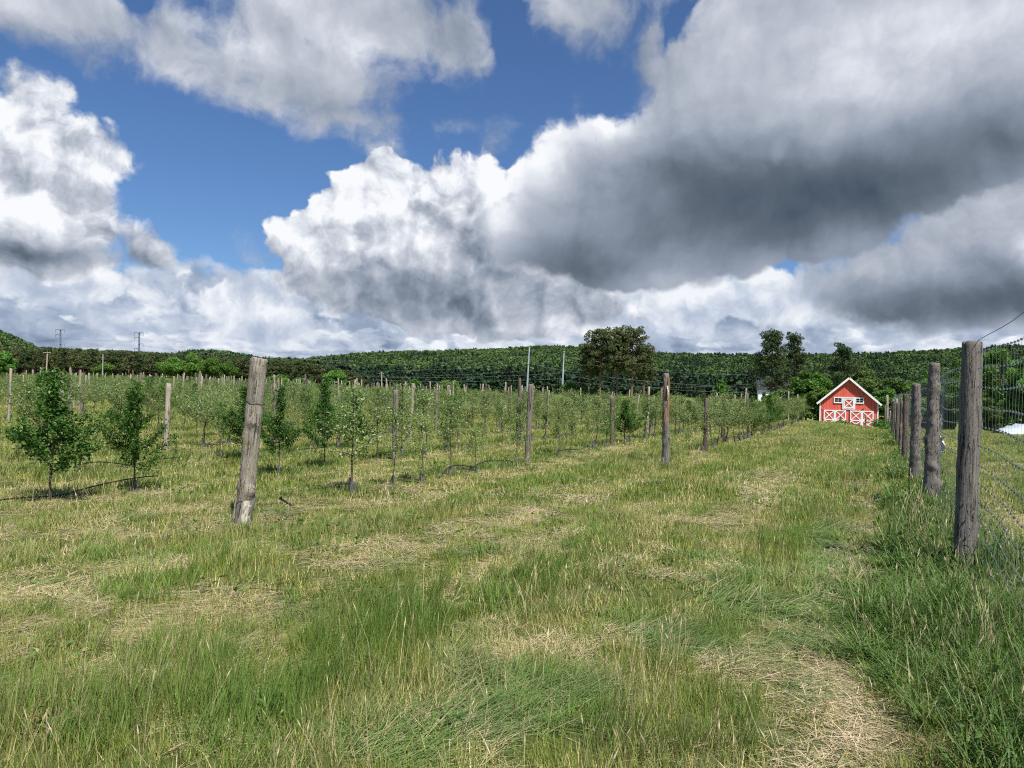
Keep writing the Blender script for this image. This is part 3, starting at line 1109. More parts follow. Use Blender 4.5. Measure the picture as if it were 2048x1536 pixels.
def density_points(spacing, y0, y1, seed, margin=1.5):
    rng = np.random.default_rng(seed)
    ys = np.arange(y0, y1, spacing)
    pts = []
    for y in ys:
        hw = 0.70 * y + margin
        n = int(2 * hw / spacing) + 1
        x = (np.arange(n) - n / 2) * spacing
        pts.append(np.c_[x + rng.uniform(-.5, .5, n) * spacing, y + rng.uniform(-.5, .5, n) * spacing])
    p = np.concatenate(pts)
    return p, rng


def vnoise(x, y, sc, seed=0.0):
    return np.array([mn.noise(Vector((a * sc, b * sc, seed))) for a, b in zip(x, y)])


CP, SP = math.atan2(U.y, U.x), None
bands = [
    # spacing, y0, y1, tuft radius, blades, width, seg, size factor, layers
    (0.17, 1.5, 5.5, 0.13, 100, 0.0048, 3, 1.0),
    (0.25, 5.5, 11.0, 0.19, 105, 0.0080, 2, 1.0),
    (0.40, 11.0, 24.0, 0.31, 110, 0.014, 2, 1.05),
    (0.75, 24.0, 64.0, 0.60, 150, 0.024, 1, 1.10),
]
GM['stem'] = grass_mat('seed_stems', (0.16, 0.20, 0.07), (0.28, 0.30, 0.12), (0.38, 0.31, 0.17), (0.62, 0.52, 0.33), 0.15, 0.2)
GM['weed'] = leafy('weed_leaves', (0.050, 0.115, 0.024), (0.15, 0.24, 0.06), (0.36, 0.38, 0.12), 0.04, nscale=1.5)
pools = {k: [[], [], [], [], []] for k in GM}        # protos, pos, rot, scl, idx
for bi, (spc, y0, y1, rad, nbl, wid, seg, sf) in enumerate(bands):
    ids = {}

    def reg(kind, lst):
        ids[kind] = []
        for mb in lst:
            ids[kind].append(len(pools[kind][0]))
            pools[kind][0].append(mb)
    S = 1000 * bi
    reg('mown', [merge(blades(S + i, nbl, rad, 0.115 * sf, wid, 0.30, 0.35, None, seg, clump=9 if i % 2 else 0),
                       blades(S + 30 + i, nbl // 4, rad, 0.17 * sf, wid * 0.6, 0.20, 0.15, None, seg)) for i in range(5)])
    reg('green', [merge(blades(S + 100 + i, nbl, rad, 0.175 * sf, wid, 0.28, 0.5, 0.0 if i % 2 else None, seg, clump=8),
                        blades(S + 130 + i, nbl // 3, rad, 0.12 * sf, wid, 0.5, 0.5, None, seg)) for i in range(4)])
    reg('blue', [blades(S + 200 + i, int(nbl * 1.3), rad * 1.1, 0.30 * sf, wid * 1.15, 0.35, 0.45, 0.0, seg + 1, flat=0.66) for i in range(4)])
    reg('lush', [merge(blades(S + 300 + i, nbl, rad, 0.30 * sf, wid * 1.9, 0.45, 1.2, None, seg + 1, clump=4),
                       blades(S + 330 + i, nbl // 2, rad, 0.16 * sf, wid * 1.5, 0.7, 0.8, None, seg)) for i in range(4)])
    reg('hay', [blades(S + 400 + i, int(nbl * 1.2), rad * 1.15, 0.24, wid * 0.85, 0.3, 0.25, 0.0 if i < 3 else None, seg, flat=0.90, z0=0.012) for i in range(5)])
    def stems(seed):
        g = np.random.default_rng(seed)
        mb = MB()
        for _ in range(max(3, nbl // 12)):
            b_ = g.uniform(-rad, rad, 2)
            h_ = g.uniform(0.2, 0.42)
            a_ = g.uniform(0, 6.28)
            e_ = np.array([math.cos(a_), math.sin(a_)]) * h_ * g.uniform(0.05, 0.35)
            p0, p1, p2 = np.array([*b_, 0]), np.array([*(b_ + e_ * 0.35), h_ * 0.6]), np.array([*(b_ + e_), h_])
            t3 = [g.random(), 0.8, g.random()]
            mb.tube([p0, p1, p2], [wid * 0.22, wid * 0.2, wid * 0.15], 3, False, 0, t3)
            d_ = (p2 - p1) / np.linalg.norm(p2 - p1)
            mb.tube([p2, p2 + d_ * 0.015, p2 + d_ * 0.05], [wid * 0.3, wid * 0.75, wid * 0.1], 4, False, 0, t3)
        return mb

    def weeds(seed):
        g = np.random.default_rng(seed)
        n_ = 26 if bi < 2 else 40
        c_ = g.normal(0, rad * 0.42, (n_, 3))
        c_[:, 2] = np.abs(g.normal(0.10, 0.06, n_))
        v_, f_, t_ = leaf_quads(g, c_, 0.042 if bi == 0 else 0.055 if bi == 1 else 0.08, 0.0, 0.5, 0.55)
        return MB().add(v_, f_, t_)
    reg('stem', [stems(S + 500 + i) for i in range(4)])
    reg('weed', [weeds(S + 540 + i) for i in range(4)])
    p, rng = density_points(spc, y0, y1, 50 + bi)
    x, y = p[:, 0], p[:, 1]
    s_, p_ = sp(x, y)
    n = len(x)
    zz = gz(x, y)
    wob = vnoise(x, y, 1.1, 3.3) * 0.5
    str_ = np.array([mn.noise(Vector((a * 0.22, b * 0.9, 8.1))) for a, b in zip(s_, p_)])
    hay = np.maximum(inzone(Z_HAY, x + wob * 0.5, y + wob, 0.5), 0.9 * sst(0.20, 0.34, str_))
    # hay windrows along the tree rows
    for rp in (-7.0 + 0.35, -4.4 + 0.3, -9.7 + 0.3, -12.35 + 0.2):
        hay = np.maximum(hay, 0.8 * (1 - sst(0.2, 0.55, np.abs(p_ - rp + wob * 0.5))) * (s_ > 5.5))
    stripe = np.array([mn.noise(Vector((a * 0.04, b * 1.15, 2.1))) for a, b in zip(s_, p_)])
    hay = np.maximum(hay, 0.42 * sst(0.24, 0.38, stripe))
    hay = np.maximum(hay, 0.62 * inzone(Z_DRY, x, y, 0.6) * sst(-0.12, 0.2, vnoise(x, y, 0.9, 13.0)))
    tall = inzone(Z_TALL, x + wob * 0.4, y + wob * 0.6)
    flatg = inzone(Z_BLUE, x + wob * 0.4, y + wob * 0.6)
    strip = (1 - sst(0.32, 0.6, np.abs(p_ - 0.72 + 0.25 * wob))) * (0.55 + 0.45 * (y < 12))
    lush = np.maximum(inzone(Z_LUSH, x, y), strip * (y > 3))
    rr_ = np.maximum(0.75 * (1 - sst(0.2, 0.6, np.abs(p_ + 7.0))), 0.8 * (1 - sst(0.2, 0.6, np.abs(p_ + 9.7)))) * (s_ > 7)
    tall = np.maximum(tall, rr_ * 0.7)
    tall = np.maximum(tall, 0.6 * sst(0.15, 0.38, vnoise(x, y, 0.55, 21.0)) * (1 - 0.8 * inzone(Z_DRY, x, y)))
    tall = np.maximum(tall, 0.6 * sst(0.12, 0.3, -stripe) * (y > 5))
    bare = (np.abs(p_ + 0.12 + 0.08 * wob) < 0.13) & (y < 26)
    u = rng.random((n, 6))
    hgt = (1.0 + 0.5 * vnoise(x, y, 0.9, 5.5)) * (1 - 0.35 * stripe)

    def put(kind, sel, comb, sc, az_=None):
        k = np.where(sel)[0]
        if not len(k):
            return
        P_ = pools[kind]
        m_ = len(k)
        P_[1].append(np.c_[x[k], y[k], zz[k] - 0.012])
        if comb is None:
            rz = rng.uniform(0, 6.283, m_)
        else:
            rz = comb + rng.normal(0, 0.35, m_) + (0 if az_ is None else az_[k])
        P_[2].append(np.c_[rng.normal(0, 0.04, m_), rng.normal(0, 0.04, m_), rz])
        sz = (sc if np.isscalar(sc) else sc[k]) * rng.uniform(0.85, 1.2, m_)
        P_[3].append(np.c_[np.full(m_, 1.0) * rng.uniform(0.9, 1.15, m_), np.full(m_, 1.0) * rng.uniform(0.9, 1.15, m_), sz])
        P_[4].append(np.array(ids[kind])[rng.integers(0, len(ids[kind]), m_)])
    dirn = 1.6 * vnoise(x, y, 0.35, 9.0)
    isl = u[:, 0] < lush
    ish = (u[:, 1] < hay * 0.95) & ~isl | bare
    isb = (u[:, 2] < flatg) & ~isl & ~ish
    ist = (u[:, 3] < tall) & ~isl & ~isb & (u[:, 1] > hay * 0.6)
    put('mown', ~isl & ~isb & ~bare & ((u[:, 4] > 0.4) | ~ist), None, hgt * np.where(ish, 0.65, 1.0))
    put('green', ist | (u[:, 5] < 0.16) & ~ish & ~isl, 0.2, hgt * np.where(ist & (inzone(Z_TALL, x, y) > 0.3), 1.35, 0.95), dirn)
    put('blue', isb | (u[:, 5] > 0.965) & (y < 12) & ~isl, 0.15, 0.8, dirn)
    put('lush', isl, None, hgt * np.where(strip > 0.5, 1.15, 0.9))
    put('hay', ish | (u[:, 4] < 0.06), 0.3, 0.8, dirn * 1.6)
    if bi < 3:
        near = np.hypot(x - 4.2, y - 7.0)
        put('lush', (near < 0.42 + 0.15 * wob) & (near > 0.12), None, 1.75)
        put('weed', (u[:, 0] < 0.30 * np.maximum(lush, strip * (y > 4))) | (u[:, 3] > 0.975) & (y < 14), None, hgt)
        put('stem', (u[:, 2] > (0.86, 0.90, 0.96)[bi]) & ~bare & ~ish | (u[:, 2] > (0.65, 0.75, 0.9)[bi]) & isl, None, hgt * 0.9)
LB = {'mown': 'short mown yellow-green grass with dry stalks', 'green': 'taller green grass standing in patches', 'blue': 'blue-green grass lying flattened',
      'lush': 'long dark green grass along the wire fence', 'hay': 'cut straw-coloured hay lying on the meadow', 'stem': 'thin seed stems standing in the grass', 'weed': 'low broad-leaved weeds among the grass'}
NM = {'mown': 'mown_grass', 'green': 'tall_grass', 'blue': 'flattened_grass', 'lush': 'verge_grass', 'hay': 'cut_hay', 'stem': 'seed_grass', 'weed': 'meadow_weeds'}
for kd, (pr, po, ro, sc, ix) in pools.items():
    scatter(NM[kd], [mb.build(NM[kd], GM[kd]) for mb in pr], np.concatenate(po), np.concatenate(ro), np.concatenate(sc), np.concatenate(ix), LB[kd])
print('grass tufts', sum(len(np.concatenate(v[1])) for v in pools.values()))
# ------------------------------------------------------------------ posts
def onground(px, py):
    q = pground(px, py)
    for _ in range(12):
        q = pground(px, py, G(q.x, q.y))
    return Vector((q.x, q.y, G(q.x, q.y)))


def post_mesh(seed, H, r0, r1, mt, knots=6, n=12, rings=18, rough=0.012, cut=0.3, name='post'):
    rng = np.random.default_rng(seed)
    z = np.concatenate([[-cut], np.linspace(0, H, rings)])
    a = np.arange(n) / n * 2 * math.pi
    kz = rng.uniform(0.1 * H, 0.97 * H, knots)
    ka = rng.uniform(0, 6.28, knots)
    kh = rng.uniform(0.14, 0.42, knots) * r0 * (0.4 if rough < 0.015 else 1.0)
    ph = rng.uniform(0, 6.28, 4)
    vs = []
    bx = 0.12 * r0 * np.sin(z / H * 4 + ph[2])
    by = 0.12 * r0 * np.cos(z / H * 3 + ph[3])
    for i, zz in enumerate(z):
        r = (r0 + (r1 - r0) * max(zz, 0) / H) * (1 + 0.05 * np.sin(2 * a + ph[0]) + 0.04 * np.sin(3 * a + zz * 2 + ph[1]))
        r = r + rng.normal(0, rough * r0, n)
        for kk in range(knots):
            da = np.abs((a - ka[kk] + math.pi) % (2 * math.pi) - math.pi)
            r += kh[kk] * np.exp(-(da / 0.45) ** 2 - ((zz - kz[kk]) / (0.5 * r0 + 0.5 * H / rings)) ** 2)
        vs.append(np.c_[np.cos(a) * r + bx[i], np.sin(a) * r + by[i], np.full(n, zz) + (rng.normal(0, 0.006, n) if i == rings else 0)])
    mb = MB()
    v = np.concatenate(vs)
    i = np.arange(len(z) - 1)[:, None] * n
    j = np.arange(n)[None, :]
    jn = (j + 1) % n
    mb.add(v, np.stack([i + j, i + jn, i + n + jn, i + n + j], -1).reshape(-1, 4))
    m_ = len(z)
    top = vs[-1] * np.array([0.86, 0.86, 1]) + np.array([bx[-1] * 0.14, by[-1] * 0.14, 0.012])
    mb.add(top, [list(range(n))])
    b0 = (m_ - 1) * n
    mb.f.append(np.array([[b0 + j_, b0 + (j_ + 1) % n, m_ * n + (j_ + 1) % n, m_ * n + j_] for j_ in range(n)]))
    mb.mi.append(np.zeros(n))
    me = mb.build(name, mt, True)
    return me


def aim(o, base, top):
    d = (Vector(top) - Vector(base)).normalized()
    o.location = base
    o.rotation_mode = 'QUATERNION'
    o.rotation_quaternion = d.to_track_quat('Z', 'Y')


def set_post(name, mesh_args, bpx, tpx, label, group=None, dy=0.0, cat='post'):
    b = onground(*bpx)
    tp = pat(tpx[0], tpx[1], b.y + dy)
    H = (tp - b).length
    o = link(name, post_mesh(mesh_args[0], H, *mesh_args[1:3], M[mesh_args[3]], *mesh_args[4:]))
    aim(o, b, tp)
    tag(o, label, cat, group)
    return o, H


def shell(seed, z0, z1, rad, a0, a1, ragged=0.05, out=0.006, n=7, m=6):
    """a ragged piece of bark or sheet lying round a post"""
    rng = np.random.default_rng(seed)
    a = np.linspace(a0, a1, n)
    vs = []
    for i in range(m):
        f = i / (m - 1)
        zz = z0 + (z1 - z0) * f + (rng.normal(0, ragged, n) if i in (0, m - 1) else 0)
        r = rad + out + rng.normal(0, out * 0.6, n)
        vs.append(np.c_[np.cos(a) * r, np.sin(a) * r, zz + 0 * a])
    v = np.concatenate(vs)
    f = [[r_ * n + j, r_ * n + j + 1, (r_ + 1) * n + j + 1, (r_ + 1) * n + j] for r_ in range(m - 1) for j in range(n - 1)]
    return MB().add(v, f)


FG = 'round timber posts of the deer fence'
# the leaning post in the foreground
o, H = set_post('trellis_post', (11, 0, 0.088, 0.094, 'post_lean', 9, 20, 60, 0.02)[0:1] + (0.088, 0.094, 'post_lean', 9, 20, 60, 0.02), (482, 1052), (521, 719),
                'thick grey lichened post leaning right in the foreground of the orchard', None)
for q, (a0, a1, z0, z1) in enumerate(((-2.9, -1.1, 0.03, 0.30), (-0.95, 0.3, 0.10, 0.31), (0.6, 2.0, 0.05, 0.27))):
    child('torn_bark', shell(30 + q, z0, z1, 0.094, a0, a1, 0.025, 0.008).build('torn_bark', M['strip']), o)
a = np.linspace(0, 2 * math.pi, 25)
for zt in (0.335, 1.42):
    child('wire_tie', MB().tube(np.c_[np.cos(a) * 0.103, np.sin(a) * 0.103, zt + 0.012 * np.sin(a)], 0.003, 5, False).build('wire_tie', M['wire_dark']), o)
child('splinter', MB().tube([[0.07, -0.075, 0.86], [0.085, -0.088, 0.93], [0.10, -0.10, 1.0]], [0.006, 0.004, 0.001], 4).build('splinter', M['strip']), o)

# the barky post at the head of the next row
o, H = set_post('trellis_post', (12, 0.078, 0.066, 'post_grey', 7, 18, 40, 0.03), (1331, 934), (1333, 748), 'post with peeling brown bark at the head of the row nearest the path')
child('peeled_bark', shell(41, 1.0, H - 0.04, 0.074, 0.2, 5.9, 0.03, 0.006, 16, 9).build('peeled_bark', M['peeled']), o)
for q, (az_, z0, z1, off) in enumerate(((-1.2, 1.35, 1.75, 0.05), (-0.4, 0.75, 1.3, 0.05), (-2.2, 0.70, 1.0, 0.035), (0.1, 1.5, 1.78, 0.06))):
    rr = [0.085, 0.085 + off, 0.085 + off * 0.6]
    mb = MB()
    zs = np.linspace(z1, z0, 7)
    for i in range(6):
        f0, f1 = i / 6, (i + 1) / 6
        r_a = 0.083 + off * math.sin(f0 * 2.6)
        r_b = 0.083 + off * math.sin(f1 * 2.6)
        w = 0.16 * (1 - 0.5 * f0)
        P4 = [[math.cos(az_ - w) * r_a, math.sin(az_ - w) * r_a, zs[i]], [math.cos(az_ + w) * r_a, math.sin(az_ + w) * r_a, zs[i]],
              [math.cos(az_ + w * .9) * r_b, math.sin(az_ + w * .9) * r_b, zs[i + 1]], [math.cos(az_ - w * .9) * r_b, math.sin(az_ - w * .9) * r_b, zs[i + 1]]]
        mb.add(P4, [[0, 1, 2, 3]])
    child('hanging_bark', mb.build('hanging_bark', M['peeled'] if q in (1, 2) else M['strip']), o)
child('torn_bark', shell(44, 0.0, 0.22, 0.086, -2.7, -0.5, 0.03, 0.007).build('torn_bark', M['strip']), o)

# deer fence posts
o, H = set_post('fence_post', (21, 0.095, 0.082, 'post_grey', 7, 28, 90, 0.012), (1930, 1152), (1943, 686), 'largest smooth grey fence post standing in tall grass nearest the camera', FG)
child('loose_bark', shell(52, 0.5, H - 0.12, 0.100, -0.45, -0.1, 0.03, 0.008, 4, 16).build('loose_bark', M['post']), o)
o, H = set_post('fence_post', (22, 0.100, 0.072, 'post_grey', 22, 20, 70, 0.05), (1857, 1012), (1871, 728), 'knotty fence post with torn white plastic stapled to it', FG)
for q, (a0, a1, z0, z1, fl) in enumerate(((-1.9, -0.8, 1.16, 1.34, 0.02), (-2.1, -0.6, 0.86, 1.06, 0.045))):
    child('torn_plastic', shell(60 + q, z0, z1, 0.10, a0, a1, 0.04, fl, 6, 4).build('torn_plastic', M['rag']), o)
child('hanging_bark', shell(63, 0.12, 0.85, 0.108, -1.5, 0.2, 0.05, 0.012, 6, 8).build('hanging_bark', M['post_pale']), o)
o, H = set_post('fence_post', (23, 0.092, 0.076, 'post_grey', 16, 16, 50, 0.05), (1827, 968), (1833, 769), 'knotty leaning fence post, third from the camera', FG)
fence_px = [((1813, 905), (1815, 789), 'straight brown fence post, fourth from the camera'), ((1802, 912), (1803, 803), 'split pale fence post, fifth from the camera'),
            ((1794, 896), (1795, 806), 'dark fence post, sixth from the camera'), ((1789, 890), (1790, 798), 'tall thin fence post, seventh from the camera'),
            ((1784, 884), (1785, 802), 'dark fence post, eighth from the camera'), ((1780, 876), (1778, 806), 'fence post, ninth from the camera, beside the red barn')]
for q, (b_, t_, lb) in enumerate(fence_px):
    s_ = 24.3 + 5.2 * q
    X_, Y_ = xy(s_, 0.68)
    px = b_[0]
    base = Vector((X_, Y_, G(X_, Y_)))
    top = pat(t_[0], t_[1], Y_)
    Hh = top.z - base.z
    top = base + Vector(((-0.012, 0.02, 0.0, 0.015, -0.01, 0.02)[q] * Hh, 0, Hh))
    o = link('fence_post', post_mesh(80 + q, Hh, 0.084, 0.070, M[('post_dark', 'post', 'post_dark', 'post_pale', 'post_dark', 'post')[q]], 10, 12, 24, 0.03))
    aim(o, base, top)
    tag(o, lb, 'post', FG)
for q, (s_, p_) in enumerate(((57, 0.5), (62, 0.75), (67.5, 0.5), (73, 0.7))):
    X_, Y_ = xy(s_, p_)
    o = link('fence_post', post_mesh(90 + q, 2.3, 0.09, 0.08, M['post_pale'], 3, 8, 10))
    aim(o, (X_, Y_, G(X_, Y_)), (X_ + 0.25 * ((q % 2) - 0.3), Y_, G(X_, Y_) + 2.3))
    tag(o, 'pale leaning fence post at the far end of the fence, before the trees', 'post', FG)

# ---- wire of the deer fence: square knotted mesh on the far side of the posts
FP = 0.80


def fpt(s_, z_):
    X_, Y_ = xy(s_, FP + 0.02 * math.sin(s_ * 1.9 + z_))
    return [X_, Y_, G(X_, Y_) * 0.7 + z_]


HZ = [0.08, 0.22, 0.38, 0.54, 0.70, 0.86, 1.02, 1.20, 1.38, 1.54, 1.71, 1.88, 2.03]


def sag(s_, z_):
    k_ = (s_ - 8.3) / 5.3
    return z_ + 0.006 * math.sin(s_ * 3.1 + z_ * 9) * (z_ > 0.3) - 0.04 * math.sin(math.pi * (k_ % 1)) * (0.4 + z_ / 2)


root = empty('deer_fence_mesh', tuple(fpt(8.3, 0)[:2]) + (0,))
tag(root, 'galvanised square-knotted wire netting strung behind the fence posts', 'fence')
inv = Vector(root.location)
s_all = np.arange(2.4, 62, 0.17)
mb = MB()
kn = MB()
for z_ in HZ:
    pts = np.array([fpt(s_, sag(s_, z_)) for s_ in s_all]) - np.array(inv)
    mb.tube(pts, 0.0011 if z_ < 2 else 0.0016, 3, False)
    if z_ > 0.1:
        for i, s_ in enumerate(s_all[:150]):
            kn.box(pts[i], (0.011, 0.011, 0.014))
child('horizontal_wires', mb.build('horizontal_wires', M['wire']), root)['kind'] = 'stuff'
child('wire_knots', kn.build('wire_knots', M['wire']), root)['kind'] = 'stuff'
mb = MB()
for s_ in s_all:
    pts = np.array([fpt(s_ + 0.012 * math.sin(z_ * 5 + s_), sag(s_, z_)) for z_ in HZ]) - np.array(inv)
    mb.tube(pts, 0.0010, 3, False)
child('upright_wires', mb.build('upright_wires', M['wire']), root)['kind'] = 'stuff'
ts = np.linspace(2.4, 60, 120)
o = link('top_wire', MB().tube([np.array(fpt(s_, 2.14 + 0.02 * math.sin(s_ * 0.6))) for s_ in ts], 0.003, 4, False).build('top_wire', M['wire_dark']))
tag(o, 'single dark strand running above the wire netting', 'wire')

# ------------------------------------------------------------------ orchard
OR = np.random.default_rng(77)
protos = {st: [orchard_mesh(100 * i + q, Hh, st) for q in range(nq)] for i, (st, Hh, nq) in enumerate((('lush', 1.7, 3), ('spindle', 1.5, 3), ('vase', 1.4, 3), ('sparse', 1.4, 4)))}
PH = {'lush': 1.7, 'spindle': 1.5, 'vase': 1.4, 'sparse': 1.4}
ORDN = ['first', 'second', 'third', 'fourth', 'fifth', 'sixth', 'seventh', 'eighth', 'ninth', 'tenth']
TG = 'young fruit trees in the orchard rows'
_proto_things = {}


def fruit_tree(style, q, x, y, H, rz, label, guard=True, wide=1.0, group=TG):
    key = (style, q)
    w, f, g = protos[style][q]
    root = empty('fruit_tree', (x, y, G(x, y)), rz)
    k_ = H / PH[style]
    root.scale = (k_ * wide, k_ * wide, k_)
    tag(root, label, 'tree', group)
    link('trunk', w, root)
    link('crown', f, root)
    if guard:
        link('trunk_guard', g, root)
    return root


taken = []
named = [
    ((100, 1005), 1.74, 'lush', 0, 1.10, 'dark green dense fruit tree with broad skirt and narrow top at far left', False),
    ((270, 985), 1.56, 'lush', 1, 0.80, 'dark green dense fruit tree between the leftmost tree and the pale post', True),
    ((484, 924), 1.62, 'lush', 2, 0.90, 'dark green fruit tree standing behind the leaning post', False),
    ((558, 952), 1.62, 'lush', 0, 0.72, 'dark green fruit tree just right of the leaning post', True),
    ((648, 938), 1.80, 'lush', 1, 0.68, 'slender dark green fruit tree, second right of the leaning post', False),
    ((712, 915), 1.45, 'lush', 2, 0.70, 'dark green fruit tree behind the pale sparse one nearest the path', False),
    ((905, 880), 1.75, 'spindle', 0, 0.75, 'tall slender green fruit tree rising above the pale ones', False),
    ((440, 913), 1.20, 'spindle', 1, 0.9, 'mid green small fruit tree left of the leaning post', True),
    ((181, 949), 0.95, 'spindle', 2, 0.8, 'low branchy green fruit tree between the two dark trees at left', True),
    ((350, 928), 0.42, 'spindle', 1, 0.9, 'tiny green sapling near the foot of the pale post', True),
    ((35, 945), 0.55, 'spindle', 0, 0.8, 'tiny sapling beside the leftmost dark fruit tree', True),
    ((703, 990), 1.55, 'sparse', 0, 1.25, 'pale sparse fruit tree beside the end of the black hose', True),
    ((785, 977), 1.25, 'sparse', 1, 1.0, 'pale sparse fruit tree, second in the row of the leaning post', True),
    ((843, 968), 1.10, 'sparse', 2, 1.1, 'pale sparse fruit tree, third in the row of the leaning post', True),
    ((902, 956), 1.35, 'sparse', 3, 1.0, 'pale sparse fruit tree, fourth in the row of the leaning post', True),
    ((953, 947), 0.85, 'sparse', 1, 1.3, 'low pale spreading fruit tree before the tall slim grey post', True),
    ((1031, 930), 1.05, 'sparse', 2, 1.0, 'pale fruit tree just left of the tall slim grey post', True),
    ((1074, 922), 0.45, 'spindle', 2, 0.9, 'tiny green sapling at the foot of the tall slim grey post', False),
    ((1119, 911), 1.2, 'sparse', 3, 1.0, 'pale fruit tree right of the tall slim grey post', True),
    ((1141, 905), 1.1, 'sparse', 0, 1.0, 'pale fruit tree, second right of the tall slim grey post', True),
    ((1343, 934), 0.5, 'spindle', 0, 0.5, 'thin sapling beside the barky post', False),
    ((1376, 915), 1.1, 'sparse', 2, 0.7, 'first thin pale fruit tree beyond the barky post', False),
]
for (px, H, st, q, wd, lb, gd) in named:
    b = onground(*px)
    fruit_tree(st, q, b.x, b.y, H, OR.uniform(0, 6.28), lb, gd, wd)
    taken.append((b.x, b.y))
spots = []
for r in range(0, 44):
    p_ = -4.4 - 2.65 * r + OR.normal(0, 0.05)
    s0 = (18.8, 14.5, 12.5, 12.0)[r] if r < 4 else 3.0
    s1 = 55 + min(60, r * 2.2) + OR.normal(0, 1.5)
    s_ = s0
    while s_ < s1:
        s_ += OR.uniform(0.85, 1.15) if r < 9 else OR.uniform(1.0, 1.5)
        if OR.random() < (0.13 if 1 < r < 4 else 0.34 if r > 3 else 0.07):
            continue
        x, y = xy(s_, p_ + OR.normal(0, 0.06))
        if y < 6 or x < -0.70 * y - 0.5 or any((x - a_) ** 2 + (y - b_) ** 2 < 0.45 for a_, b_ in taken[:24]):
            continue
        u_ = OR.random()
        lft = sst(0.05, -0.45, x / y)
        if u_ < 0.05 + 0.08 * lft:
            st = 'lush'
        elif u_ < 0.14 + 0.26 * lft:
            st = 'spindle'
        elif u_ < 0.20 + 0.62 * lft:
            st = 'vase'
        else:
            st = 'sparse'
        H = OR.uniform(1.1, 1.6) * (1.08 if st in ('lush', 'vase') else 1.0) * (1.0 + 0.12 * float(lft))
        if OR.random() < 0.08:
            H *= 0.45
        spots.append((math.hypot(x, y) / H, x, y, H, st, int(OR.integers(0, len(protos[st]))), r))
spots.sort()
LBL = {'lush': 'dark green dense fruit tree', 'spindle': 'upright mid green fruit tree', 'vase': 'open bushy grey-green fruit tree', 'sparse': 'pale sparse young fruit tree'}
for (d_, x, y, H, st, q, r) in spots[:262]:
    where = 'in the %s orchard row from the mown path' % ORDN[r] if r < 10 else 'in the orchard rows beyond the tenth from the path'
    nr = ', near part' if False else ''
    fruit_tree(st, q, x, y, H, OR.uniform(0, 6.28), '%s %s' % (LBL[st], where), r < 5 and OR.random() < 0.8, OR.uniform(0.85, 1.15) * (1.25 if r < 3 else 1.0))
rest = spots[262:]
fp = []
keyi = {}
for st in protos:
    for q, (w, f, g) in enumerate(protos[st]):
        me = w.copy()
        keyi[(st, q)] = len(fp)
        # join trunk and crown meshes into one source
        vw = np.empty(len(w.vertices) * 3, np.float32); w.vertices.foreach_get('co', vw)
        vf = np.empty(len(f.vertices) * 3, np.float32); f.vertices.foreach_get('co', vf)
        tw = np.empty(len(f.vertices) * 3, np.float32); f.attributes['tint'].data.foreach_get('vector', tw)
        mb = MB()
        mb.add(vf.reshape(-1, 3), np.arange(len(f.vertices)).reshape(-1, 4), tw.reshape(-1, 3), 0)
        quads = np.array([list(p.vertices) for p in w.polygons if len(p.vertices) == 4])
        mb.add(vw.reshape(-1, 3), quads, (0.5, 0.5, 0.5), 1)
        fp.append(mb.build('distant_fruit_tree', [f.materials[0], M['bark']]))
scatter('orchard_trees_beyond', fp, [(x, y, G(x, y)) for (_, x, y, *_r) in rest], [(0, 0, OR.uniform(0, 6.28)) for _ in rest],
        [((H / PH[st]) * OR.uniform(0.9, 1.2),) * 2 + (H / PH[st],) for (_, x, y, H, st, q, r) in rest], [keyi[(st, q)] for (_, x, y, H, st, q, r) in rest],
        'mass of pale green orchard trees beyond the nearer rows')
print('orchard', len(spots))

# trellis posts in the rows
RG = 'slim trellis posts in the orchard rows'
for (b_, t_, mt_, r0, lb) in [((1055, 927), (1062, 770), 'post', 0.062, 'tall slim grey trellis post in the row of the leaning post'),
                              ((1223, 893), (1224, 797), 'post_dark', 0.062, 'dark trellis post beyond the tall slim grey one, left of the barky post'),
                              ((1411, 903), (1412, 797), 'post_dark', 0.062, 'dark trellis post right of the barky post'),
                              ((1445, 876), (1449, 801), 'post_dark', 0.07, 'ragged dark trellis post with a leafy tuft above it'),
                              ((1301, 872), (1303, 800), 'post', 0.06, 'slim trellis post just left of the barky post'),
                              ((332, 903), (337, 768), 'post_pale', 0.060, 'pale trellis post between the two dark trees at left and the leaning post'),
                              ((547, 893), (554, 773), 'post', 0.060, 'grey trellis post just right of the leaning post'),
                              ((789, 920), (792, 781), 'post', 0.062, 'grey trellis post above the pale sparse trees nearest the path'),
                              ((871, 868), (873, 780), 'post', 0.055, 'grey trellis post behind the slender green tree'),
                              ((1036, 884), (1037, 795), 'post_dark', 0.060, 'dark trellis post just left of the tall slim grey post'),
                              ((133, 880), (136, 800), 'post', 0.07, 'grey trellis post half hidden by the leftmost dark tree'),
                              ((419, 838), (420, 777), 'post_pale', 0.055, 'short yellowish trellis post left of the leaning post'),
                              ((163, 830), (162, 770), 'post', 0.09, 'stout grey trellis post above the leftmost trees'),
                              ((1486, 840), (1493, 777), 'post_pale', 0.07, 'pale leaning post at the far end of the row nearest the path'),
                              ((1467, 845), (1470, 790), 'post_pale', 0.06, 'pale post before the leaning one at the far end of the row')]:
    o, H = set_post('trellis_post', (int(b_[0]), r0, r0 * 0.9, mt_, 4, 10, 14), b_, t_, lb, RG)
spec = [post_mesh(300 + q, 1.0, 0.024 + 0.004 * (q % 3), 0.022 + 0.004 * (q % 2), M[('post_pale', 'post', 'post_pale', 'post_dark', 'post_pale')[q % 5]], 3, 8, 8, 0.02, 0.15) for q in range(10)]
pp = []
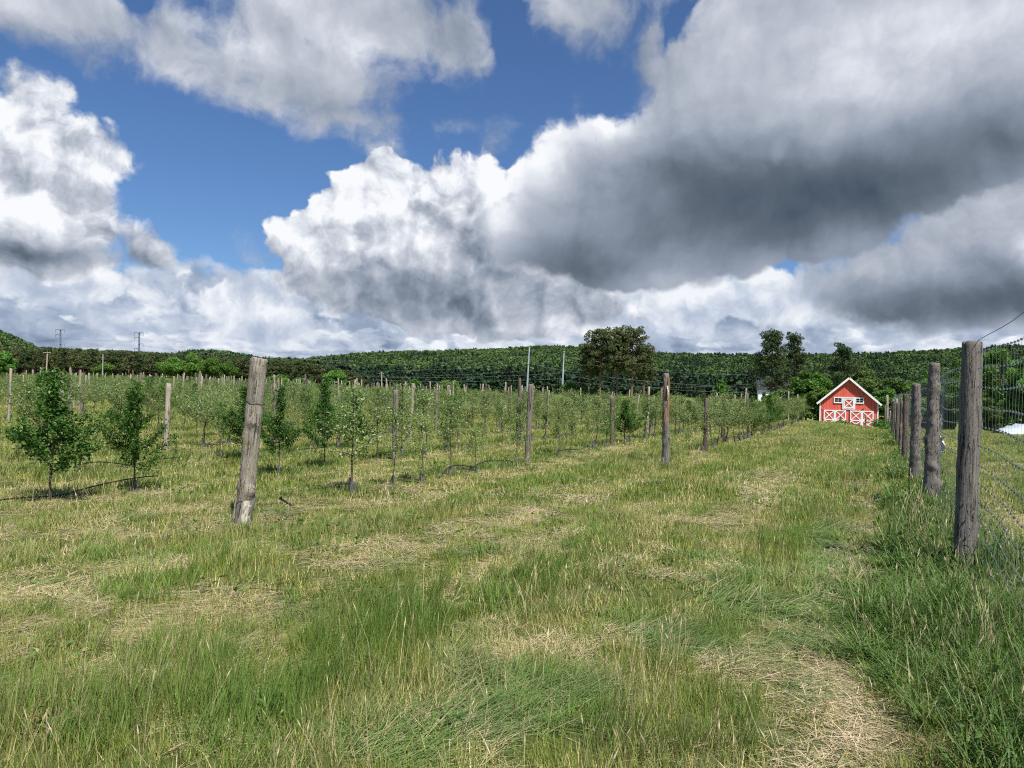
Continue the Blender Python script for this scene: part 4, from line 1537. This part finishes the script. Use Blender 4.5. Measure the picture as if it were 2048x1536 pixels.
for r in range(0, 40):
    p_ = -4.4 - 2.65 * r
    s_ = (30, 26, 21, 19, 22)[r] if r < 5 else OR.uniform(4, 12)
    s1 = 57 + min(62, r * 2.2)
    while s_ < s1:
        x, y = xy(s_, p_ + OR.normal(0, 0.1))
        s_ += OR.uniform(7.5, 12.5) if r < 8 else OR.uniform(6.0, 9.0)
        if y < 9 or x < -0.70 * y or OR.random() < 0.12:
            continue
        pp.append((y, x, y, OR.uniform(1.4, 1.95) + 0.3 * (r > 8), r))
pp.sort()
PC = {0: 'pale', 1: 'grey', 2: 'pale', 3: 'dark', 4: 'pale'}
for i, (_, x, y, H, r) in enumerate(pp[:280]):
    q = i % 10
    o = link('trellis_post', spec[q])
    z_ = G(x, y)
    aim(o, (x, y, z_), (x + OR.normal(0, 0.045) * H, y + OR.normal(0, 0.03) * H, z_ + H))
    o.scale = (H * (1 if y < 60 else 1.25),) * 2 + (H,)
    where = 'in the %s orchard row from the mown path' % ORDN[r] if r < 10 else 'in the orchard rows beyond the tenth from the path'
    tag(o, '%s slim trellis post %s' % (PC[q % 5], where), 'post', RG)
print('posts', len(pp))

# drip hoses along the rows
for r, (p_, s0, s1, seed) in enumerate(((-7.0, 9.2, 20, 1), (-9.72, 5.6, 8.1, 5), (-12.3, 8.0, 15, 3))):
    g_ = np.random.default_rng(seed)
    pts = []
    ss = np.arange(s0, s1, 0.12)
    hz = np.interp(ss, np.arange(s0 - 1, s1 + 2, 0.95), np.abs(g_.normal(0.10, 0.07, len(np.arange(s0 - 1, s1 + 2, 0.95)))))
    for i, s_ in enumerate(ss):
        x, y = xy(s_, p_ + 0.10 + 0.07 * math.sin(s_ * 2.1 + seed))
        pts.append([x, y, G(x, y) - 0.03 + hz[i] + 0.09 * abs(math.sin(s_ * 1.65 + seed)) - (0.22 * float(sst(-0.1, 0.5, math.sin(s_ * 1.15 + 2.2 * seed))) if r != 1 else 0)])
    o = link('drip_hose', MB().tube(pts, 0.0095, 6).build('drip_hose', M['hose']))
    tag(o, ('black irrigation hose looping along the row of the leaning post', 'black irrigation hose sagging between the two dark trees at far left',
            'black irrigation hose along the fourth orchard row')[r], 'hose', 'black irrigation hoses along the rows')
a_, b_, c_ = pat(559, 996, 9.9), pat(585, 1012, 10.0), pat(606, 1024, 9.9)
d_ = onground(640, 1024) + Vector((0, 0, 0.03))
o = link('drip_hose', MB().tube([a_ + Vector((0.03, 0, 0.012)), a_, b_, c_, d_], 0.014, 7).build('drip_hose', M['hose']))
tag(o, 'cut end of black hose rising from the hay right of the leaning post', 'hose', 'black irrigation hoses along the rows')
# ------------------------------------------------------------------ red barn
BY = 90.0
bc = pat(1696.5, 857, BY)
barn = empty('red_barn', bc, math.atan2(-bc.x, bc.y) * 0.93)
tag(barn, 'small red board barn with white cross-braced doors and white gable trim', 'barn')
W2, EV, RG_, DP = 3.14, 3.05, 5.85, 7.5
mb = MB()
vf = [[-W2, 0, -0.6], [W2, 0, -0.6], [W2, 0, EV], [0, 0, RG_ - 0.12], [-W2, 0, EV]]
vb = [[x, DP, z] for x, _, z in vf]
mb.add(vf + vb, [[0, 4, 9, 5], [1, 6, 7, 2]])
mb.f.append(np.array([[0, 1, 2, 3, 4], [5, 9, 8, 7, 6]]))
mb.mi.append(np.zeros(2))
wall = child('wall', mb.build('wall', M['red']), barn)
child('wall_batten', MB().box((-2.95, -0.03, 2.16), (0.56, 0.05, 0.06)).box((-0.05, -0.03, 2.16), (0.40, 0.05, 0.06)).box((2.94, -0.03, 2.16), (0.52, 0.05, 0.06)).build('wall_batten', M['red']), barn)
sl = (RG_ - EV) / W2
ov = 0.32
for sg in (-1, 1):
    a_ = Vector((0, -0.38, RG_ + 0.04))
    e_ = Vector((sg * (W2 + ov), -0.38, EV - sl * ov + 0.04))
    d_ = (e_ - a_).normalized()
    nrm = Vector((-d_.z * sg, 0, d_.x * sg))
    if nrm.z < 0:
        nrm = -nrm
    mb = MB()
    v = [a_, e_, e_ + Vector((0, DP + 0.7, 0)), a_ + Vector((0, DP + 0.7, 0))]
    v = [np.array(q) for q in v] + [np.array(q + nrm * 0.09) for q in v]
    mb.add(v, [[0, 1, 2, 3], [7, 6, 5, 4], [0, 4, 5, 1], [1, 5, 6, 2], [2, 6, 7, 3], [3, 7, 4, 0]])
    child('roof', mb.build('roof', M['roof']), barn)
    n_ = np.array(nrm)
    A, E = np.array(a_), np.array(e_)
    f0, f1 = np.array([0, -0.05, 0]), np.array([0, -0.002, 0])
    v = [A - n_ * 0.10 + f0, E - n_ * 0.10 + f0, E + n_ * 0.12 + f0, A + n_ * 0.12 + f0, A - n_ * 0.10 + f1, E - n_ * 0.10 + f1, E + n_ * 0.12 + f1, A + n_ * 0.12 + f1]
    child('verge_board', MB().add(v, [[0, 1, 2, 3], [7, 6, 5, 4], [0, 4, 5, 1], [1, 5, 6, 2], [2, 6, 7, 3], [3, 7, 4, 0]]).build('verge_board', M['white']), barn)
    child('corner_board', MB().box((sg * (W2 - 0.04), -0.025, 1.2), (0.13, 0.06, 3.55)).build('corner_board', M['white']), barn)


def cross_panel(mb, x0, x1, z0, z1, w=0.10, y=-0.09, th=0.04):
    for sgn in (0, 1):
        a_ = (x0, y, z0) if sgn == 0 else (x0, y - 0.006, z1)
        b_ = (x1, y, z1) if sgn == 0 else (x1, y - 0.006, z0)
        mb.beam(a_, b_, th, w, up=(0, 0, 1)) if False else None
        d_ = np.array(b_) - np.array(a_)
        L = np.linalg.norm(d_)
        d_ = d_ / L
        n_ = np.array([-d_[2], 0, d_[0]])
        c_ = (np.array(a_) + np.array(b_)) / 2
        mb.box(c_, (L, th, w), np.stack([d_, [0, 1, 0], n_], 1))


def barn_door(name, x0, x1, z0, z1, parent, lower=True):
    dr = child(name, MB().box(((x0 + x1) / 2, -0.045, (z0 + z1) / 2), (x1 - x0 - 0.01, 0.05, z1 - z0)).build(name, M['red']), parent)
    w = 0.12
    fr = MB()
    y = -0.10
    fr.box((x0 + w / 2, y, (z0 + z1) / 2), (w, 0.05, z1 - z0)).box((x1 - w / 2, y, (z0 + z1) / 2), (w, 0.05, z1 - z0))
    fr.box(((x0 + x1) / 2, y, z1 - w / 2), (x1 - x0 - 2 * w, 0.05, w)).box(((x0 + x1) / 2, y, z0 + w / 2), (x1 - x0 - 2 * w, 0.05, w))
    zm = z0 + (z1 - z0) * 0.44
    if lower:
        fr.box(((x0 + x1) / 2, y, zm), (x1 - x0 - 2 * w, 0.05, w))
        cross_panel(fr, x0 + w, x1 - w, zm + w / 2, z1 - w)
        cross_panel(fr, x0 + w, x1 - w, z0 + w, zm - w / 2)
    else:
        cross_panel(fr, x0 + w, x1 - w, z0 + w, z1 - w)
    child('door_frame', fr.build('door_frame', M['white']), dr)
    return dr


for (x0, x1) in ((-2.70, -1.49), (-1.48, -0.27), (0.17, 1.41), (1.42, 2.66)):
    d_ = barn_door('door', x0, x1, 0.05, 2.12, barn)
    child('hinge', MB().box((x0 + 0.02 if x0 in (-2.70, 0.17) else x1 - 0.02, -0.14, 0.95), (0.16, 0.02, 0.05)).build('hinge', M['wire_dark']), d_)
hd = barn_door('hayloft_door', -0.56, 0.56, 2.38, 3.50, barn, False)
fr = MB().box((-0.63, -0.06, 2.95), (0.12, 0.09, 1.42)).box((0.63, -0.06, 2.95), (0.12, 0.09, 1.42)).box((0, -0.06, 3.60), (1.14, 0.09, 0.13)).box((0, -0.06, 2.29), (1.14, 0.09, 0.13))
child('door_casing', fr.build('door_casing', M['white']), hd)
for sg in (-1, 1):
    wc = sg * 1.155
    wn = child('window', MB().box((wc, -0.02, 3.30), (0.72, 0.03, 0.44)).build('window', M['glass']), barn)
    fr = MB().box((wc, -0.055, 3.60), (0.93, 0.08, 0.13)).box((wc, -0.055, 3.005), (0.93, 0.08, 0.13)).box((wc + sg * 0.41, -0.055, 3.30), (0.11, 0.08, 0.47)).box((wc, -0.05, 3.30), (0.035, 0.05, 0.46))
    fr.box((wc - sg * 0.41, -0.055, 3.30), (0.09, 0.08, 0.47)).box((wc, -0.048, 3.30), (0.72, 0.04, 0.02))
    child('window_frame', fr.build('window_frame', M['white']), wn)
child('lamp_bracket', MB().box((1.55, -0.06, 2.36), (0.20, 0.08, 0.07)).build('lamp_bracket', M['roof']), barn)

# rail and posts in front of the barn
hr = empty('yard_rail', pat(1731, 857, 80))
tag(hr, 'thin grey rail on two short dark posts before the right barn doors', 'rail')
for x in (-2.6, 0.0):
    child('rail_post', MB().box((x, 0, 0.45), (0.13, 0.13, 1.5)).build('rail_post', M['post_dark']), hr)
child('rail', MB().tube([[0, -0.08, 0.9], [1.4, -0.1, 0.75], [2.9, -0.1, 0.62]], 0.035, 6).build('rail', M['post_pale']), hr)

# ------------------------------------------------------------------ white house behind the pines
hy_ = 172.0
hc = pat(1552, 806, hy_)
hs = empty('white_house', hc, -0.25)
tag(hs, 'white house with dark roof half hidden behind the two tall pines', 'house')
mb = MB().box((0, 2.5, 1.2), (7.6, 5.0, 3.6))
child('wall', mb.build('wall', M['white']), hs)
rf = MB()
v = [[-4.2, -0.5, 2.9], [4.2, -0.5, 2.9], [4.2, 2.5, 5.3], [-4.2, 2.5, 5.3], [4.2, 5.5, 2.9], [-4.2, 5.5, 2.9]]
rf.add(v, [[0, 1, 2, 3], [3, 2, 4, 5], [0, 5, 4, 1]])
rf.add(v, [[0, 3, 5], [1, 4, 2]])
roof = child('roof', rf.build('roof', M['house_roof']), hs)
child('chimney', MB().box((1.2, 2.5, 5.5), (0.6, 0.6, 1.1)).build('chimney', M['post_dark']), roof)
for x in (-2.6, -1.0, 1.2, 2.8):
    wn = child('window', MB().box((x, -0.02, 1.7), (0.7, 0.05, 1.1)).build('window', M['glass']), hs)
    child('window_frame', MB().box((x, -0.06, 2.30), (0.9, 0.06, 0.1)).box((x, -0.06, 1.1), (0.9, 0.06, 0.1)).build('window_frame', M['steel']), wn)

# ------------------------------------------------------------------ trees that can be told apart
def bg_tree(name, px, top_y, base_y, Y, wpx, kind, mats, label, seed, trunk_h=0.15, cards=5200, size=0.3, group='trees at the edge of the meadow', ground_=True):
    b = pat(px, base_y, Y)
    tp = pat(px, top_y, Y)
    H = tp.z - b.z
    if ground_:
        z_ = G(b.x, b.y)
        H, b.z = tp.z - z_, z_
    Wd = wpx * Y / F
    w, f = far_tree(seed, H, Wd, kind, cards, size, mats, trunk_h)
    root = empty(name, b)
    tag(root, label, 'tree', group)
    link('trunk', w, root)
    link('crown', f, root)
    return root


PM = (M['bark_pine'], M['needle_brown'])
PD = (M['bark'], M['needle'])
BM = (M['bark'], M['leaf_maple'])
BP = (M['bark'], M['leaf_pale'])
pg = 'tall pines standing in the meadow'
bg_tree('pine_tree', 1178, 690, 797, 208, 52, 'pine', PM, 'leftmost and lowest pine of the clump left of the barky post', 501, 0.42, 6500, 0.5, pg)
bg_tree('pine_tree', 1200, 663, 797, 205, 84, 'pine', PM, 'broad pine with bare lower trunk, second of the meadow clump', 502, 0.42, 13000, 0.5, pg)
bg_tree('pine_tree', 1234, 661, 797, 206, 72, 'pine', PM, 'tall pine in the middle of the meadow clump', 503, 0.38, 12000, 0.5, pg)
bg_tree('pine_tree', 1262, 660, 797, 204, 88, 'pine', PM, 'rightmost tall pine of the meadow clump', 504, 0.34, 14000, 0.5, pg)
bg_tree('pine_tree', 1286, 695, 797, 209, 56, 'pine', PM, 'lower pine on the right edge of the meadow clump', 505, 0.3, 8000, 0.5, pg)
bg_tree('pine_tree', 1541, 664, 806, 150, 100, 'pine', PD, 'dark tall pine in front of the white house, left of the pair', 506, 0.22, 9500, 0.40, pg)
bg_tree('pine_tree', 1588, 669, 806, 152, 80, 'pine', PD, 'dark slimmer pine in front of the white house, right of the pair', 507, 0.24, 7500, 0.40, pg)
bg_tree('pine_tree', 1680, 694, 830, 128, 108, 'pine', PD, 'dark pine rising behind the red barn', 508, 0.1, 9500, 0.36, pg)
for i, (px, ty, by, Y, wp, lb, mm) in enumerate([
        (1504, 797, 838, 92, 46, 'low dark shrub left of the pines by the meadow edge', BM), (1538, 786, 838, 90, 50, 'rounded bush below the left dark pine', BM),
        (1566, 772, 838, 97, 46, 'tall grey-green bush below the right dark pine', BP), (1612, 728, 838, 112, 66, 'bright green leafy tree left of the red barn', BM),
        (1648, 734, 838, 110, 58, 'leafy tree just behind the left eave of the red barn', BM), (1716, 706, 838, 130, 60, 'pale feathery tree rising over the ridge of the red barn', BP),
        (1748, 738, 838, 112, 66, 'pale green tree behind the right eave of the red barn', BP), (1790, 744, 845, 108, 66, 'pale green tree right of the red barn', BP),
        (1832, 762, 848, 105, 64, 'mid green tree behind the far fence posts', BM), (1590, 790, 838, 93, 40, 'dark bush left of the red barn by the thin pole', BM),
        (1868, 742, 850, 92, 66, 'green tree behind the knotty fence post', BM), (1905, 722, 850, 82, 60, 'leafy tree left of the nearest fence post', BM),
        (1950, 690, 852, 76, 84, 'tall leafy tree directly behind the nearest fence post', BM), (2000, 684, 852, 74, 84, 'tallest leafy tree seen through the wire netting', BM),
        (2048, 700, 852, 70, 80, 'leafy tree at the right edge behind the netting', BM), (1984, 790, 858, 62, 38, 'small bright bush behind the netting', BP),
        (2085, 690, 852, 68, 90, 'leafy tree cut by the right edge', BM),
        (1500, 800, 838, 88, 40, 'low bush at the left end of the hedge by the pines', BM), (1640, 770, 845, 104, 60, 'dark leafy tree touching the left wall of the red barn', BM),
        (1772, 770, 848, 100, 56, 'leafy bush just right of the red barn', BM), (1812, 790, 850, 92, 50, 'low leafy bush right of the red barn', BP), (1850, 792, 852, 88, 50, 'low bush behind the far fence posts', BM),
        (1885, 780, 852, 80, 56, 'low bush left of the nearest fence post', BM),
        (4, 700, 750, 235, 50, 'bright green round tree at the left edge before the pine wood', BM), (205, 722, 762, 270, 40, 'dark green tree standing before the pine wood', BM),
        (345, 713, 768, 285, 56, 'round leafy tree, leftmost of the group before the pine wood', BM), (385, 708, 770, 290, 60, 'round leafy tree, second of the group before the pine wood', BM),
        (425, 712, 772, 284, 56, 'round leafy tree, third of the group before the pine wood', BM), (456, 719, 773, 288, 40, 'smaller leafy tree, rightmost of the group before the pine wood', BM),
        (560, 752, 778, 270, 50, 'low dark bush right of the leaning post far off', BM), (607, 756, 780, 268, 44, 'low bush at the edge of the dark wood', BM),
        (672, 734, 786, 262, 50, 'dome-shaped tree alone before the dark wood', BM), (826, 759, 790, 240, 34, 'small dark tree before the dark wood', BM),
        (897, 763, 792, 225, 54, 'pale rounded willow before the dark wood', BP), (1140, 768, 797, 215, 42, 'green bush left of the pine clump', BM),
        (1168, 775, 797, 212, 40, 'green bush at the foot of the pine clump', BM), (1320, 785, 800, 215, 30, 'low bush right of the pine clump', BM),
        (1443, 758, 836, 60, 26, 'small leafy tuft on a crooked stem above the ragged post', BM)]):
    sz = 0.24 if Y < 80 else 0.34 if Y < 140 else 0.6
    bg_tree('leafy_tree', px, ty, by, Y, wp * (1.3 if i < 23 else 1.12), 'broad', mm, lb, 600 + i, 0.04 if i != 37 else 0.62, 11000 if i != 37 else 1500, sz)

# weeds and covers by the barn
for i, (px, py, Y, wd, ht, lb) in enumerate([(1683, 858, 57, 1.6, 0.45, 'dark clump of weeds before the left barn doors'), (1712, 860, 56, 1.0, 0.3, 'low weeds before the right barn doors'),
                                            (1762, 868, 50, 1.6, 0.6, 'dark clump of weeds beside the grey tarp')]):
    b = pat(px, py, Y)
    z_ = G(b.x, b.y)
    w, f = far_tree(700 + i, ht, wd, 'broad', 1500, 0.09, (M['bark'], M['leaf_maple']), 0.0)
    root = empty('weed_clump', (b.x, b.y, z_ + 0.05))
    tag(root, lb, 'weeds', 'weed clumps before the barn')
    link('stems', w, root)
    link('foliage', f, root)


def tarp(name, mt, c, L, Wd, H, rz, label, seed):
    rng = np.random.default_rng(seed)
    n, m_ = 26, 11
    a = np.linspace(0, math.pi, m_)
    v = []
    for i in range(n):
        f = i / (n - 1)
        e = math.sin(math.pi * min(max(f, 0.04), 0.96)) ** 0.4
        for q in a:
            v.append([(f - 0.5) * L, -math.cos(q) * Wd / 2 * e, math.sin(q) * H * e * (1 + 0.16 * abs(math.sin(f * 19)) + 0.07 * rng.normal()) - 0.05])
    fs = [[i * m_ + j, (i + 1) * m_ + j, (i + 1) * m_ + j + 1, i * m_ + j + 1] for i in range(n - 1) for j in range(m_ - 1)]
    o = link(name, MB().add(v, fs).build(name, mt, True))
    o.location = c
    o.rotation_euler = (0, 0, rz)
    tag(o, label, 'tarp')


b = pat(1752, 862, 62)
tarp('tarp', M['tarp_grey'], (b.x, b.y, G(b.x, b.y) + 0.02), 2.4, 1.2, 0.38, -0.3, 'crumpled grey tarp in the grass right of the red barn', 3)
b = pat(2075, 878, 44)
tarp('row_cover', M['tarp'], (b.x, b.y, G(b.x, b.y)), 6.4, 2.2, 0.62, 0.35, 'long pale sheet cover on the field beyond the netting', 4)

for (bx, ty, by, Y, r0, lb) in ((1577, 783, 842, 64, 0.075, 'thin straight pole standing alone left of the red barn'), (1548, 832, 842, 58, 0.05, 'short pale stake on the grassy rise'),
                                (1625, 836, 846, 58, 0.05, 'short pale stake nearest the red barn')):
    b = pat(bx, by, Y)
    z_ = G(b.x, b.y)
    tp = pat(bx, ty, Y)
    o = link('stake', post_mesh(int(bx), tp.z - z_, r0, r0 * 0.8, M['post_pale'], 2, 8, 8))
    aim(o, (b.x, b.y, z_), (tp.x, tp.y, tp.z))
    tag(o, lb, 'stake')

# ------------------------------------------------------------------ poles and power lines
def pole(name, px0, py0, px1, py1, Y, r0, r1, mt, label, arms=(), group=None, amt=None):
    b = pat(px0, py0, Y)
    tp = pat(px1, py1, Y)
    root = empty(name, b)
    tag(root, label, 'pole', group)
    d_ = tp - b
    child('shaft', MB().tube([[0, 0, -3], [0, 0, 0], list(d_)], [r0, r0, r1], 10).build('shaft', mt), root)
    for (f, lo, hi, th) in arms:
        c = d_ * f
        am = child('cross_arm', MB().box((c.x + (lo + hi) / 2, c.y - r0, c.z), (hi - lo, th, th)).build('cross_arm', amt or mt), root)
        for e in (lo, hi):
            if abs(e) > 0.5:
                child('insulator', MB().tube([[c.x + e * 0.95, c.y - r0, c.z - th], [c.x + e * 0.95, c.y - r0, c.z - th * (6 if th > 0.2 else 2)]], th * 0.3, 6).build('insulator', amt or mt), am)
    return root


sg_ = 'tall steel power poles'
pole('power_pole', 1053, 800, 1059, 690, 250, 0.36, 0.20, M['steel'], 'tall pale steel power pole, nearer of the pair in the middle', ((0.985, -0.5, 0.2, 0.12), (0.66, -0.5, 0.3, 0.12)), sg_)
pole('power_pole', 1124, 792, 1128, 702, 300, 0.40, 0.22, M['steel'], 'tall pale steel power pole, farther of the pair in the middle', ((0.985, -0.3, 0.3, 0.12),), sg_)
pole('power_pole', 121, 712, 121, 659, 430, 0.45, 0.40, M['steel_dark'], 'dark steel power pole with cross arms above the pine wood, left one', ((0.99, -2.6, 2.6, 0.3), (0.80, -2.6, 0.2, 0.3), (0.45, -0.2, 2.6, 0.3)), sg_)
pole('power_pole', 278, 722, 278.5, 665, 430, 0.45, 0.40, M['steel_dark'], 'dark steel power pole with cross arms above the pine wood, right one', ((0.99, -2.6, 2.6, 0.3), (0.83, -2.6, 0.2, 0.3), (0.60, -0.2, 2.6, 0.3), (0.43, -2.6, 0.2, 0.3)), sg_)
ug = 'wooden utility poles in the orchard field'
pole('utility_pole', 91, 772, 95, 704, 180, 0.17, 0.13, M['pole'], 'pale wooden utility pole with a cross arm at far left', ((0.985, -0.85, 0.85, 0.12),), ug)
pole('utility_pole', 763, 790, 763.5, 744, 200, 0.16, 0.13, M['pole'], 'pale wooden utility pole right of the leaning post before the dark wood', ((0.95, -0.6, 0.6, 0.12),), ug)
pole('utility_pole', 205, 770, 206, 708, 262, 0.16, 0.12, M['steel'], 'thin grey pole before the pine wood', (), ug)
lines = [((560, 727, 340), (1058, 712, 250)), ((600, 738, 340), (1058, 727, 250)), ((650, 747, 340), (1057, 741, 250)), ((700, 752, 330), (1126, 746, 300)), ((700, 758, 330), (1126, 757, 300)),
         ((1059, 700, 250), (1300, 728, 190)), ((1058, 727, 250), (1500, 775, 150)), ((1127, 747, 300), (1545, 787, 165)), ((1127, 760, 300), (1500, 768, 165)), ((1128, 712, 300), (1500, 750, 170)),
         ((-40, 688, 500), (121, 676, 430)), ((121, 676, 430), (278, 682, 430)), ((278, 690, 430), (700, 722, 380))]
for i, (a_, b_) in enumerate(lines):
    A, B = pat(*a_), pat(*b_)
    t_ = np.linspace(0, 1, 22)[:, None]
    L = (B - A).length
    pts = np.array(A) * (1 - t_) + np.array(B) * t_
    pts[:, 2:] -= 4 * t_ * (1 - t_) * L * 0.012
    o = link('power_cable', MB().tube(pts, 0.022 if i < 10 else 0.05, 4, False).build('power_cable', M['cable'] if i < 10 else M['steel_dark']))
    side = 'left of the steel pole pair' if i < 5 else 'right of the steel pole pair' if i < 10 else 'between the dark poles at far left'
    tag(o, 'pale power cable strung across the wood %s' % side if i < 10 else 'dark power cable %s' % side, 'cable', 'power cables')

# ------------------------------------------------------------------ far woods
def cheap(seed, H, Wd, kind, cards, size, mt, th):
    w, f = far_tree(seed, H, Wd, kind, cards, size, (M['bark_pine'], mt), th, 1.0)
    mb = MB()
    vf = np.empty(len(f.vertices) * 3, np.float32); f.vertices.foreach_get('co', vf)
    tf = np.empty(len(f.vertices) * 3, np.float32); f.attributes['tint'].data.foreach_get('vector', tf)
    mb.add(vf.reshape(-1, 3), np.arange(len(f.vertices)).reshape(-1, 4), tf.reshape(-1, 3), 0)
    vw = np.empty(len(w.vertices) * 3, np.float32); w.vertices.foreach_get('co', vw)
    mb.add(vw.reshape(-1, 3), np.array([list(p.vertices) for p in w.polygons if len(p.vertices) == 4]), (0.5, 0.5, 0.5), 1)
    return mb.build('wood_tree', [mt, M['bark_pine']])


FR = np.random.default_rng(5)
# pine plantation at the left
pro = [cheap(800 + i, 11.5, 5.5, 'pine', 1500, 0.62, M['needle_brown'] if i % 2 else M['needle'], 0.34) for i in range(5)]
pos, idx, sc = [], [], []
for Y in np.arange(300, 345, 4.2):
    for X in np.arange(-0.72 * Y, -0.19 * Y, 3.7):
        x, y = X + FR.normal(0, 0.5), Y + FR.normal(0, 0.5)
        px = 1024 + x / y * F
        hor = 780 + 0.0235 * (px - 1024)
        ty = np.interp(px, [-80, 0, 100, 200, 300, 480, 600, 690, 740], [697, 698, 698, 702, 707, 718, 724, 742, 765])
        H = max(2.5, (hor - ty) * y / F + EYE - G(x, y)) * FR.uniform(0.93, 1.05)
        pos.append((x, y, G(x, y)))
        k_ = H / 11.5
        sc.append((0.9 * FR.uniform(0.9, 1.2),) * 2 + (k_,))
        idx.append(int(FR.integers(0, 5)))
n_ = len(pos)
scatter('pine_wood', pro, pos, np.c_[np.zeros((n_, 2)), FR.uniform(0, 6.28, n_)], sc, idx, 'plantation of dark pines with bare brown trunks beyond the orchard')

# wood along the foot of the hills with cloud shadow put into its darker leaves, and the lit hillsides above it
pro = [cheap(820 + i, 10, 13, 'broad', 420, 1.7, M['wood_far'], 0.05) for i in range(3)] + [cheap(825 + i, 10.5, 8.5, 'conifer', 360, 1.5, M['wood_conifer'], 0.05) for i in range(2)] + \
      [cheap(830 + i, 10, 13, 'broad', 380, 1.7, M['wood_cloud_shade'], 0.05) for i in range(2)] + [cheap(835 + i, 11.5, 8, 'conifer', 320, 1.4, M['wood_cloud_shade'], 0.05) for i in range(2)]
pos, idx, sc = [], [], []
r = 365.0
while r < 1330:
    step = 6.0 if r < 480 else 8.5
    for ang in np.arange(-37, 37, math.degrees(step / r)):
        an = R(ang + FR.normal(0, 0.25 * math.degrees(step / r)))
        rr = r + FR.uniform(-0.5, 0.5) * step
        x, y = rr * math.sin(an), rr * math.cos(an)
        if r < 425 and (ang < -23 or ang > 21):
            continue
        nz = mn.noise(Vector((x / 130, y / 130, 4.2)))
        nz2 = mn.noise(Vector((x / 45, y / 45, 9.2)))
        dark = r < 560 + 160 * nz - 60 * (ang > 12)  # lower band: cloud shadow painted by choosing the darkened leaf colour
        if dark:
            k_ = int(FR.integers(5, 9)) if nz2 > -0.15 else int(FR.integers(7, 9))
        else:
            con = nz2 > 0.3 or (ang > 8 and nz2 > 0.02) or FR.random() < 0.05
            k_ = int(FR.integers(3, 5)) if con else int(FR.integers(0, 3))
        pos.append((x, y, G(x, y) - 0.3))
        s_ = FR.uniform(0.7, 1.2)
        sc.append((s_ * FR.uniform(0.9, 1.2),) * 2 + (s_,))
        idx.append(k_)
    r += step
n_ = len(pos)
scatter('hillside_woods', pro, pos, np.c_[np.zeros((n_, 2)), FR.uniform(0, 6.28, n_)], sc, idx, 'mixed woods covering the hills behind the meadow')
print('wood trees', n_)
